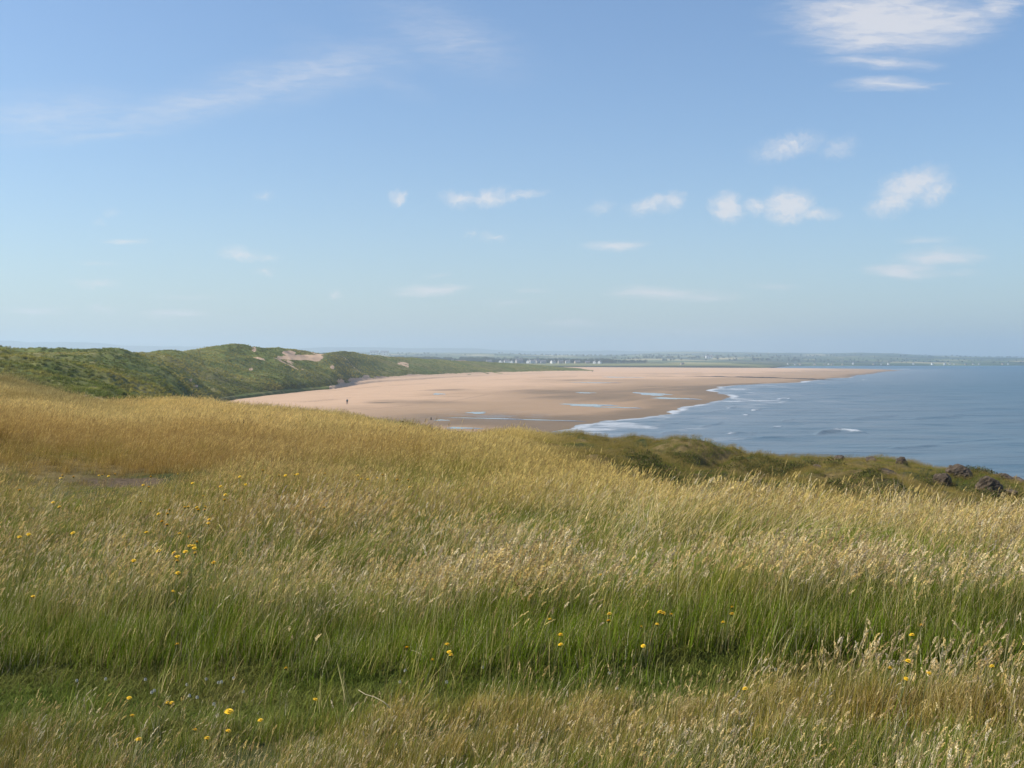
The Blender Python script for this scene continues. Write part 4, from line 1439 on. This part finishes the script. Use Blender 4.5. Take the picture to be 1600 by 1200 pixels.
# white clover heads in the trodden strip
V, fs = [], []
random.seed(5)
for _ in range(46):
    d = Vector((random.gauss(0, 1), random.gauss(0, 1), random.gauss(.5, 1))).normalized()
    s = d.orthogonal().normalized() * .0022
    c = d * .004
    e = d * .0105
    i = len(V)
    V += [tuple(c - s), tuple(c + s), tuple(e + s * .7), tuple(e - s * .7)]
    fs.append((i, i + 1, i + 2, i + 3))
CL = empty('clover_flower', (0, 0, 0))
ch_ = mesh_obj('flower_head', V, fs, M_WHT, CL, smooth=False)
ch_.location = (0, 0, .06)
Vs, fss = tube_mesh([(0, 0, 0), (.002, 0, .03), (0, 0, .058)], [.001, .001, .0012], 5)
mesh_obj('stem', Vs, fss, M_STALK, CL)
first = True
for (u, v) in [(165, 1058), (227, 1059), (237, 1079), (241, 1076), (296, 1084), (308, 1087), (322, 1058), (341, 1064), (346, 1063), (380, 1078), (334, 1097), (120, 1061), (625, 1063), (698, 1063), (754, 1040), (633, 1045), (964, 1072), (952, 1049), (1212, 1044), (340, 1115), (292, 1067), (365, 1057)]:
    Y = solve_Y(u, v, .065)
    r = CL if first else copy_tree(CL)
    first = False
    r.location = ((u - 800) / F * Y, Y, float(ground_z(u, Y)))
    r.scale = (.72, .72, .9)
    tag(r, 'tiny white clover head low in the short green turf of the trodden strip', 'flower', 'white clover heads in the trodden strip')

# pale bent stalk lying over the near grass
M_PALE = plain('bleached_straw', (.44, .36, .22), .6, .1, 30)


def stalk(pts, r0, label):
    P3 = []
    for (u, v, Y) in pts:
        x_, z_ = ray_xz(u, v, Y)
        P3.append((x_, Y, z_))
    o0 = P3[0]
    V, fs = tube_mesh([tuple(p[k] - o0[k] for k in range(3)) for p in P3], np.linspace(r0, r0 * .5, len(P3)), 6)
    o = mesh_obj('dry_stalk', V, fs, M_PALE)
    o.location = o0
    tag(o, label, 'stalk', 'bleached dry stalks in the grass')


stalk([(609, 1106, 4.75), (600, 1097, 4.76), (585, 1089, 4.78), (571, 1085, 4.8), (560, 1078, 4.83)], .0024, 'bleached straw stalk bent over the near grass left of centre')
stalk([(662, 1026, 6.0), (656, 1021, 6.02), (650, 1018, 6.04), (643, 1016, 6.05)], .004, 'short pale stalk beside the leftmost bright yellow flower on the bank')
stalk([(1030, 838, 10.4), (1045, 829, 10.45), (1060, 825, 10.5), (1080, 824, 10.55)], .006, 'pale arched stalk in the straw grass right of centre')
stalk([(846, 804, 11.4), (862, 804, 11.4), (880, 806, 11.45), (893, 807, 11.5)], .006, 'pale stalk lying flat over the straw grass at centre')
stalk([(1216, 846, 10.0), (1235, 842, 10.05), (1258, 843, 10.1), (1272, 850, 10.2), (1280, 858, 10.3)], .006, 'pale stalk arching over the straw grass at right')
stalk([(910, 860, 9.8), (925, 856, 9.85), (946, 849, 9.9)], .006, 'pale slanting stalk in the greener grass at centre right')

# two dark dock stems standing in the straw field
M_DOCK = plain('dock_brown', (.060, .040, .026), .9, .3, 20)
for (u, v0, v1, Y, lab) in [(369, 694, 675, 24.0, 'left dark dead dock stem standing in the straw field'), (378, 694, 682, 23.8, 'right shorter dark dead dock stem in the straw field')]:
    root = empty('dock_plant', ((u - 800) / F * Y, Y, float(ground_z(u, Y))))
    x_, zt = ray_xz(u, v1, Y)
    H = max(.45, zt - root.location.z)
    V, fs = tube_mesh([(0, 0, -.02), (.01, 0, H * .5), (.0, 0, H)], [.011, .009, .006], 6)
    mesh_obj('stem', V, fs, M_DOCK, root)
    for k in range(4):
        a = 1.9 * k
        z_ = H * (.5 + .12 * k)
        V, fs = tube_mesh([(0.005, 0, z_), (.05 * math.cos(a), .05 * math.sin(a), z_ + .07), (.06 * math.cos(a), .06 * math.sin(a), z_ + .16)], [.007, .012, .005], 6)
        mesh_obj('seed_spike', V, fs, M_DOCK, root)
    tag(root, lab, 'plant', 'dead dock stems in the field')

# ------------------------------------------------------------------ rocks of the cliff top
m, t, out = new_mat('cliff_rock')
tc = t.new('ShaderNodeTexCoord')
P = tc.outputs['Object']
n1 = t.noise(P, 3.0, 6, .65)
n2 = t.noise(P, 14.0, 5, .6)
col = t.ramp(n1, [(.25, (.034, .026, .018)), (.5, (.085, .064, .046)), (.75, (.18, .138, .100))])
col = t.mix(t.sstep(n2, .58, .72), col, (.15, .135, .075))
principled(t, out, col, .92, t.bump(t.noise(P, 5, 8, .7), .9, .06), spec=.15)
M_ROCK = m


def rock(u, v, Y, w, h, d, seed, label, ry=0.0, top=0.0):
    w, h, d = w * 1.1, h * 1.1, d * 1.1
    """u, v: middle of the rock in the photograph; w, h, d in metres"""
    bm = bmesh.new()
    bmesh.ops.create_icosphere(bm, subdivisions=4, radius=1.0)
    rs = np.random.default_rng(seed)
    pl = rs.normal(size=(13, 3))
    pl /= np.linalg.norm(pl, axis=1)[:, None]
    off = rs.uniform(.62, .95, 13)
    for vt in bm.verts:
        p = np.array(vt.co)
        k = 1.0
        for nrm, o_ in zip(pl, off):           # facets: cut the ball with planes
            dd = p @ nrm
            if dd > o_:
                k = min(k, o_ / dd)
        p = p * k
        q = fbm(np.array([p[0] * 1.3 + p[2]]), np.array([p[1] * 1.3 - p[2] * .7]), .5, 3, seed)[0]
        q2 = fbm(np.array([p[0] * 2 - p[2]]), np.array([p[1] * 2 + p[2] * 1.9]), .35, 3, seed + 40)[0]
        p = p * (1 + .16 * q + .11 * q2)
        p[2] = p[2] + .05 * math.floor(p[2] * 5 + q) - .02
        vt.co = (p[0] * w / 2, p[1] * d / 2, p[2] * h / 2)
    me = bpy.data.meshes.new('rock')
    bm.to_mesh(me)
    bm.free()
    me.materials.append(M_ROCK)
    o = bpy.data.objects.new('rock', me)
    SC.collection.objects.link(o)
    x_, z_ = ray_xz(u, v, Y)
    o.location = (x_, Y, max(z_ - .05, float(ground_z(u, Y)) + .22 * h))
    o.rotation_euler = (0.1, ry, rs.uniform(-.4, .4))
    tag(o, label, 'rock', 'rocks along the cliff top')
    return o


ROCKS = [
    (1546, 758, 35.0, .74, .50, .7, 1, 'big rounded brown boulder at the right end of the cliff top', .25),
    (1567, 744, 39.0, .62, .30, .8, 2, 'dark flat topped rock jutting up against the sea', .15),
    (1590, 750, 39.5, .50, .26, .7, 3, 'smaller dark rock just right of the flat topped one', -.3),
    (1606, 754, 39.0, .34, .22, .6, 4, 'low dark rock cut by the right border', .1),
    (1550, 749, 37.8, .75, .20, .8, 5, 'low pinkish slab behind the big rounded boulder', .1),
    (1580, 757, 37.0, .60, .16, .6, 6, 'flat pinkish slab right of the big rounded boulder', .0),
    (1500, 754, 36.5, .80, .46, .8, 7, 'shadowed grey outcrop in the dark hollow left of the boulders', .3),
    (1484, 737, 39.0, .55, .18, .6, 8, 'thin grey ledge on the skyline above the dark hollow', .4),
    (1502, 742, 39.0, .36, .14, .5, 9, 'small pale stone at the right end of the skyline ledge', .4),
    (1473, 757, 35.5, .55, .38, .6, 10, 'brown lump of rock at the left of the dark hollow', -.2),
    (1385, 747, 33.0, .55, .18, .6, 11, 'grey weathered stone low on the grassy slope', .15),
    (1410, 732, 37.5, .40, .34, .5, 12, 'dark stone set in the grassy slope below the skyline', .0),
    (1362, 717, 40.0, .36, .20, .5, 13, 'small dark rock near the skyline of the grassy headland', .1),
    (1310, 713, 40.0, .34, .18, .5, 14, 'leftmost small rock near the headland skyline', -.1),
    (1278, 727, 36.0, .30, .12, .4, 15, 'little pale grey stone on the faint track', .1),
    (1517, 752, 36.8, .14, .12, .2, 16, 'tiny pale stone between the dark hollow and the boulder', .0),
    (1578, 766, 35.0, .44, .16, .5, 17, 'low brown rock under the boulders at lower right', .0),
]
for a in ROCKS:
    rock(*a)

# ------------------------------------------------------------------ dark stony ledge running out from the far sands
ledge_pts = [(1070, 588.6), (1110, 589.2), (1160, 589.9), (1215, 590.4), (1262, 591.0), (1305, 591.8), (1325, 592.2)]
us = np.linspace(1070, 1325, 160)
vs = np.interp(us, *zip(*ledge_pts))
V = []
for (uu, vv) in zip(us, vs):
    Yl = (EYE - 0.9) * F / (vv - HOR)
    xl = (uu - 800) / F * Yl
    zb = max(float(beach_z(np.array([xl]), np.array([Yl]))[0]), -.1)
    hh = (.55 + .35 * fbm(np.array([xl]), np.array([Yl]), 7, 3, 191)[0]) * min(1, (1325 - uu) / 60 + .2) * min(1, (uu - 1070) / 50 + .1)
    wv = 2.5 + fbm(np.array([xl]), np.array([Yl]), 9, 2, 192)[0]
    V += [(xl, Yl - wv, zb - .4), (xl, Yl - wv * .5, zb + hh * .9), (xl, Yl + wv * .4, zb + hh), (xl, Yl + wv, zb - .4)]
fs = []
for k in range(159):
    for q in range(3):
        fs.append((4 * k + q, 4 * k + 4 + q, 4 * k + 5 + q, 4 * k + 1 + q))
M_LEDGE = plain('weedy_rock', (.050, .042, .036), .9, .4, .5)
o = mesh_obj('rock_ledge', V, fs, M_LEDGE, smooth=False)
tag(o, 'long thin dark ledge of stones running across the far sands into the sea', 'rock ledge')

# ------------------------------------------------------------------ post in the wet sand
Yp = 244.0
xp, zp = ray_xz(673.5, 650, Yp)
zp = float(beach_z(np.array([xp]), np.array([Yp]))[0])
V, fs = tube_mesh([(0, 0, -.3), (.01, 0, .2), (.02, 0, .5), (.03, 0, .58)], [.12, .115, .10, .08], 8)
o = mesh_obj('wooden_post', V, fs, plain('wet_timber', (.022, .018, .015), .8, .3, 8))
o.location = (xp, Yp, zp)
tag(o, 'short dark upright stump standing alone in the wet sand', 'post')

# ------------------------------------------------------------------ walker on the beach
M_SKIN = plain('skin', (.50, .30, .21), .6, .06, 10)
M_TOP = plain('teal_jacket', (.045, .13, .14), .8, .15, 8)
M_TRS = plain('grey_trousers', (.13, .12, .12), .85, .15, 8)
M_HAIR = plain('brown_hair', (.10, .05, .025), .8, .2, 20)


def skin_obj(name, verts, edges, rad, mat, parent, sub=2, root=0):
    me = bpy.data.meshes.new(name)
    me.from_pydata(verts, edges, [])
    o = bpy.data.objects.new(name, me)
    SC.collection.objects.link(o)
    o.parent = parent
    md = o.modifiers.new('skin', 'SKIN')
    for i, r_ in enumerate(rad):
        me.skin_vertices[0].data[i].radius = (r_, r_)
    me.skin_vertices[0].data[root].use_root = True
    md.use_smooth_shade = True
    sb = o.modifiers.new('sub', 'SUBSURF')
    sb.levels = sb.render_levels = sub
    me.materials.append(mat)
    return o


xw, zw = ray_xz(542.5, 628.6, 312.0)
zw = float(beach_z(np.array([xw]), np.array([312.0]))[0])
pr_ = empty('person', (xw, 312.0, zw), math.radians(200))
bv_ = [(0, 0, .95), (0, .01, 1.15), (0, .0, 1.38), (0, .0, 1.50), (0, -.02, 1.60), (0, -.02, 1.70),
       (.10, 0, .92), (.11, -.10, .50), (.11, -.06, .08), (.11, -.20, .03),
       (-.10, 0, .92), (-.11, .12, .52), (-.11, .28, .12), (-.11, .20, .03),
       (.19, 0, 1.42), (.24, .06, 1.14), (.25, -.04, .90), (-.19, 0, 1.42), (-.24, -.06, 1.14), (-.25, -.14, .92)]
be_ = [(0, 1), (1, 2), (2, 3), (3, 4), (4, 5), (0, 6), (6, 7), (7, 8), (8, 9), (0, 10), (10, 11), (11, 12), (12, 13), (2, 14), (14, 15), (15, 16), (2, 17), (17, 18), (18, 19)]
br_ = [.14, .12, .14, .055, .085, .085, .09, .058, .04, .035, .09, .058, .04, .035, .06, .042, .028, .06, .042, .028]
for (i, sg) in ((16, 1), (19, -1)):
    b0 = Vector(bv_[i])
    palm = len(bv_)
    bv_.append((b0.x, b0.y - .02, b0.z - .07))
    br_.append(.026)
    be_.append((i, palm))
    for f_ in range(4):
        ia = len(bv_)
        bv_.append((b0.x, b0.y - .02 + (f_ - 1.5) * .02, b0.z - .13))
        bv_.append((b0.x - sg * .012, b0.y - .02 + (f_ - 1.5) * .021, b0.z - .165 - .012 * (f_ in (1, 2))))
        br_ += [.009, .008]
        be_ += [(palm, ia), (ia, ia + 1)]
    ia = len(bv_)
    bv_.append((b0.x - sg * .02, b0.y - .06, b0.z - .09))
    br_.append(.010)
    be_.append((palm, ia))
skin_obj('body', bv_, be_, br_, M_SKIN, pr_)
skin_obj('jacket', [(0, .01, .92), (0, .01, 1.15), (0, 0, 1.38), (0, 0, 1.47), (.19, 0, 1.42), (.24, .06, 1.14), (.25, -.03, .93), (-.19, 0, 1.42), (-.24, -.06, 1.14), (-.25, -.13, .95)],
         [(0, 1), (1, 2), (2, 3), (2, 4), (4, 5), (5, 6), (2, 7), (7, 8), (8, 9)], [.165, .15, .165, .075, .078, .058, .042, .078, .058, .042], M_TOP, pr_)
skin_obj('trousers', [(0, 0, .97), (.10, 0, .90), (.11, -.10, .50), (.11, -.06, .12), (-.10, 0, .90), (-.11, .12, .52), (-.11, .27, .15)],
         [(0, 1), (1, 2), (2, 3), (0, 4), (4, 5), (5, 6)], [.155, .105, .075, .062, .105, .075, .062], M_TRS, pr_)
skin_obj('hair', [(0, .02, 1.70), (0, .05, 1.62)], [(0, 1)], [.092, .07], M_HAIR, pr_)
tag(pr_, 'lone person in a teal jacket and grey trousers walking on the dry sand', 'person')

# ------------------------------------------------------------------ houses of the far village
M_WALLW = plain('white_render', (.74, .72, .68), .8, .06, .6)
M_WALLG = plain('grey_stone', (.36, .33, .30), .9, .15, 1.0)
M_WALLB = plain('buff_stone', (.44, .36, .28), .9, .15, 1.0)
M_SLATE = plain('roof_slate', (.125, .125, .135), .7, .15, 2.0)
M_TILE = plain('roof_tile', (.30, .135, .085), .8, .15, 2.0)
M_PANE = plain('window_pane', (.035, .040, .048), .2, .1, 2.0)


def house(w, d, h, rh, wall, roof, n_up=3, chimneys=(1,)):
    root = empty('house', (0, 0, 0))
    a, b = w / 2, d / 2
    V = [(-a, -b, -2), (a, -b, -2), (a, b, -2), (-a, b, -2), (-a, -b, h), (a, -b, h), (a, b, h), (-a, b, h), (-a, 0, h + rh), (a, 0, h + rh)]
    fs = [(0, 1, 5, 4), (1, 2, 6, 9, 5), (2, 3, 7, 6), (3, 0, 4, 8, 7), (0, 3, 2, 1), (4, 5, 9, 8), (6, 7, 8, 9)]
    mesh_obj('wall', V, fs, wall, root, smooth=False)
    o_ = .35
    V = [(-a - o_, -b - o_, h - .25), (a + o_, -b - o_, h - .25), (a + o_, 0, h + rh + .08), (-a - o_, 0, h + rh + .08), (a + o_, b + o_, h - .25), (-a - o_, b + o_, h - .25)]
    V2 = [(x, y, z + .25) for x, y, z in V]
    fs = [(0, 1, 2, 3), (3, 2, 4, 5), (6, 9, 8, 7), (9, 11, 10, 8), (0, 6, 7, 1), (5, 4, 10, 11), (1, 7, 8, 2), (2, 8, 10, 4), (0, 3, 9, 6), (3, 5, 11, 9)]
    rf = mesh_obj('roof', V + V2, fs, roof, root, smooth=False)
    for s in chimneys:
        V, fs = [], []
        box(V, fs, s * a * .8 - .4, s * a * .8 + .4, -.45, .45, h + rh - .6, h + rh + 1.3)
        mesh_obj('chimney', V, fs, wall, rf, smooth=False)
    for lv in range(2 if h > 4 else 1):
        for k in range(n_up):
            xx = -a + w * (k + .5) / n_up
            if lv == 0 and k == n_up // 2:
                V, fs = [], []
                box(V, fs, xx - .5, xx + .5, -b - .05, -b + .1, 0, 2.1)
                mesh_obj('door', V, fs, M_PANE, root, smooth=False)
                continue
            V, fs = [], []
            box(V, fs, xx - .55, xx + .55, -b - .04, -b + .1, .9 + 2.7 * lv, 2.2 + 2.7 * lv)
            mesh_obj('window', V, fs, M_PANE, root, smooth=False)
    return root


HP = {'white': house(11, 8, 5.4, 3.4, M_WALLW, M_SLATE), 'grey': house(12, 8, 5.2, 3.6, M_WALLG, M_SLATE, 3, (-1, 1)),
      'buff': house(10, 8, 3.2, 3.2, M_WALLB, M_SLATE, 3), 'red': house(26, 9, 3.4, 3.6, M_WALLB, M_TILE, 6), 'wing': house(8, 7, 4.6, 3.2, M_WALLW, M_SLATE, 2)}
hu = {k: False for k in HP}
VILL = [  # u, Y, kind, turn, size, label
    (707, 2100, 'white', 1.25, .9, 'bright white gable end standing left of the red roofed house'),
    (719, 2105, 'red', .1, .85, 'long low house with a red tiled roof beside the white gable'),
    (690, 2120, 'grey', .6, .8, 'grey house half hidden by trees left of the white gable'),
    (764, 2100, 'grey', .3, .9, 'grey house at the left end of the village row'),
    (783, 2090, 'white', 1.1, .85, 'white gabled house, first of the bright ones in the row'),
    (792, 2095, 'white', .2, 1.0, 'wide white house between two white gables'),
    (800, 2090, 'wing', 1.2, .9, 'narrow white gabled house right of the wide white one'),
    (811, 2110, 'grey', .5, 1.2, 'large grey house behind the village green'),
    (826, 2090, 'wing', 1.1, 1.1, 'tall white house at the left of the double villa'),
    (832, 2088, 'white', .3, 1.0, 'right half of the tall white double villa'),
    (840, 2105, 'grey', .9, 1.1, 'grey stone house adjoining the white double villa'),
    (849, 2095, 'grey', .2, .9, 'grey house midway between villa and right hand cottages'),
    (864, 2085, 'white', .7, .9, 'white house with a steep dark roof right of the villa'),
    (876, 2088, 'grey', .4, .9, 'grey cottage between the two lone white houses'),
    (887, 2085, 'white', .15, .85, 'low white house standing alone on the links'),
    (902, 2090, 'buff', .3, 1.1, 'wide buff cottage near the right end of the row'),
    (918, 2092, 'buff', .1, .9, 'buff bungalow next to the last white gables'),
    (929, 2085, 'wing', 1.2, .9, 'white gable, second from the right end of the row'),
    (937, 2085, 'wing', 1.1, .95, 'white gable at the right end of the village row'),
    (1066, 1860, 'buff', .4, .6, 'small pale hut alone on the green links beyond the sands'),
]
for (u, Y, k, rz, s, lab) in VILL:
    r = HP[k] if not hu[k] else copy_tree(HP[k])
    hu[k] = True
    r.location = ((u - 800) / F * Y, Y, land_z(u, Y) + .3)
    r.rotation_euler = (0, 0, rz)
    s *= .82
    r.scale = (s * 1.15, s, s * .9)
    tag(r, lab, 'house', 'houses of the village behind the links')
# far shore hamlets and works
random.seed(31)
FAR_H = [(585, 4300, 'white', 2.3, 'white works building left of a pair far beyond the dunes'), (601, 4300, 'white', 2.2, 'white works building right of a pair far beyond the dunes'),
         (1108, 3500, 'white', 1.5, 'lone white farmhouse on the fields across the bay')]
for (u, Y, k, s, lab) in FAR_H:
    r = copy_tree(HP[k])
    r.location = ((u - 800) / F * Y, Y, land_z(u, Y) + .3)
    r.rotation_euler = (0, 0, .1)
    r.scale = (s * 1.3, s, s * .8)
    tag(r, lab, 'building', 'white buildings far off on the plain')
for (u, Y) in [(1236, 2440), (1244, 2450), (1252, 2460), (1276, 2480), (1281, 2475), (1293, 2490), (1303, 2470), (1306, 2480), (1318, 2500), (1342, 2560), (1368, 2550), (1386, 2560), (1392, 2570), (1441, 2600), (1470, 2600), (1478, 2610), (1495, 2605), (1501, 2600), (1512, 2615), (1530, 2620), (1546, 2625), (1575, 2640), (1590, 2640)]:
    k = random.choice(['white', 'buff', 'wing', 'buff'])
    r = copy_tree(HP[k])
    r.location = ((u - 800) / F * Y, Y + random.uniform(0, 60), land_z(u, Y + 30) + .2)
    r.rotation_euler = (0, 0, random.uniform(-.3, 1.3))
    s = random.uniform(.35, .62)
    r.scale = (s, s, s)
    tag(r, 'tiny pale house on the low shore across the bay at right', 'house', 'pale houses along the shore across the bay')

# ------------------------------------------------------------------ haze
m, t, out = new_mat('sea_air')
vol = t.new('ShaderNodeVolumePrincipled')
vol.inputs['Color'].default_value = (.70, .86, 1.0, 1)
vol.inputs['Density'].default_value = 2.05e-4
vol.inputs['Anisotropy'].default_value = 0.3
t.l.new(vol.outputs[0], out.inputs['Volume'])
V, fs = [], []
box(V, fs, -14000, 20000, -120, 12000, -4.5, 215)
o = mesh_obj('haze', V, fs, m, smooth=False)
o['kind'] = 'stuff'
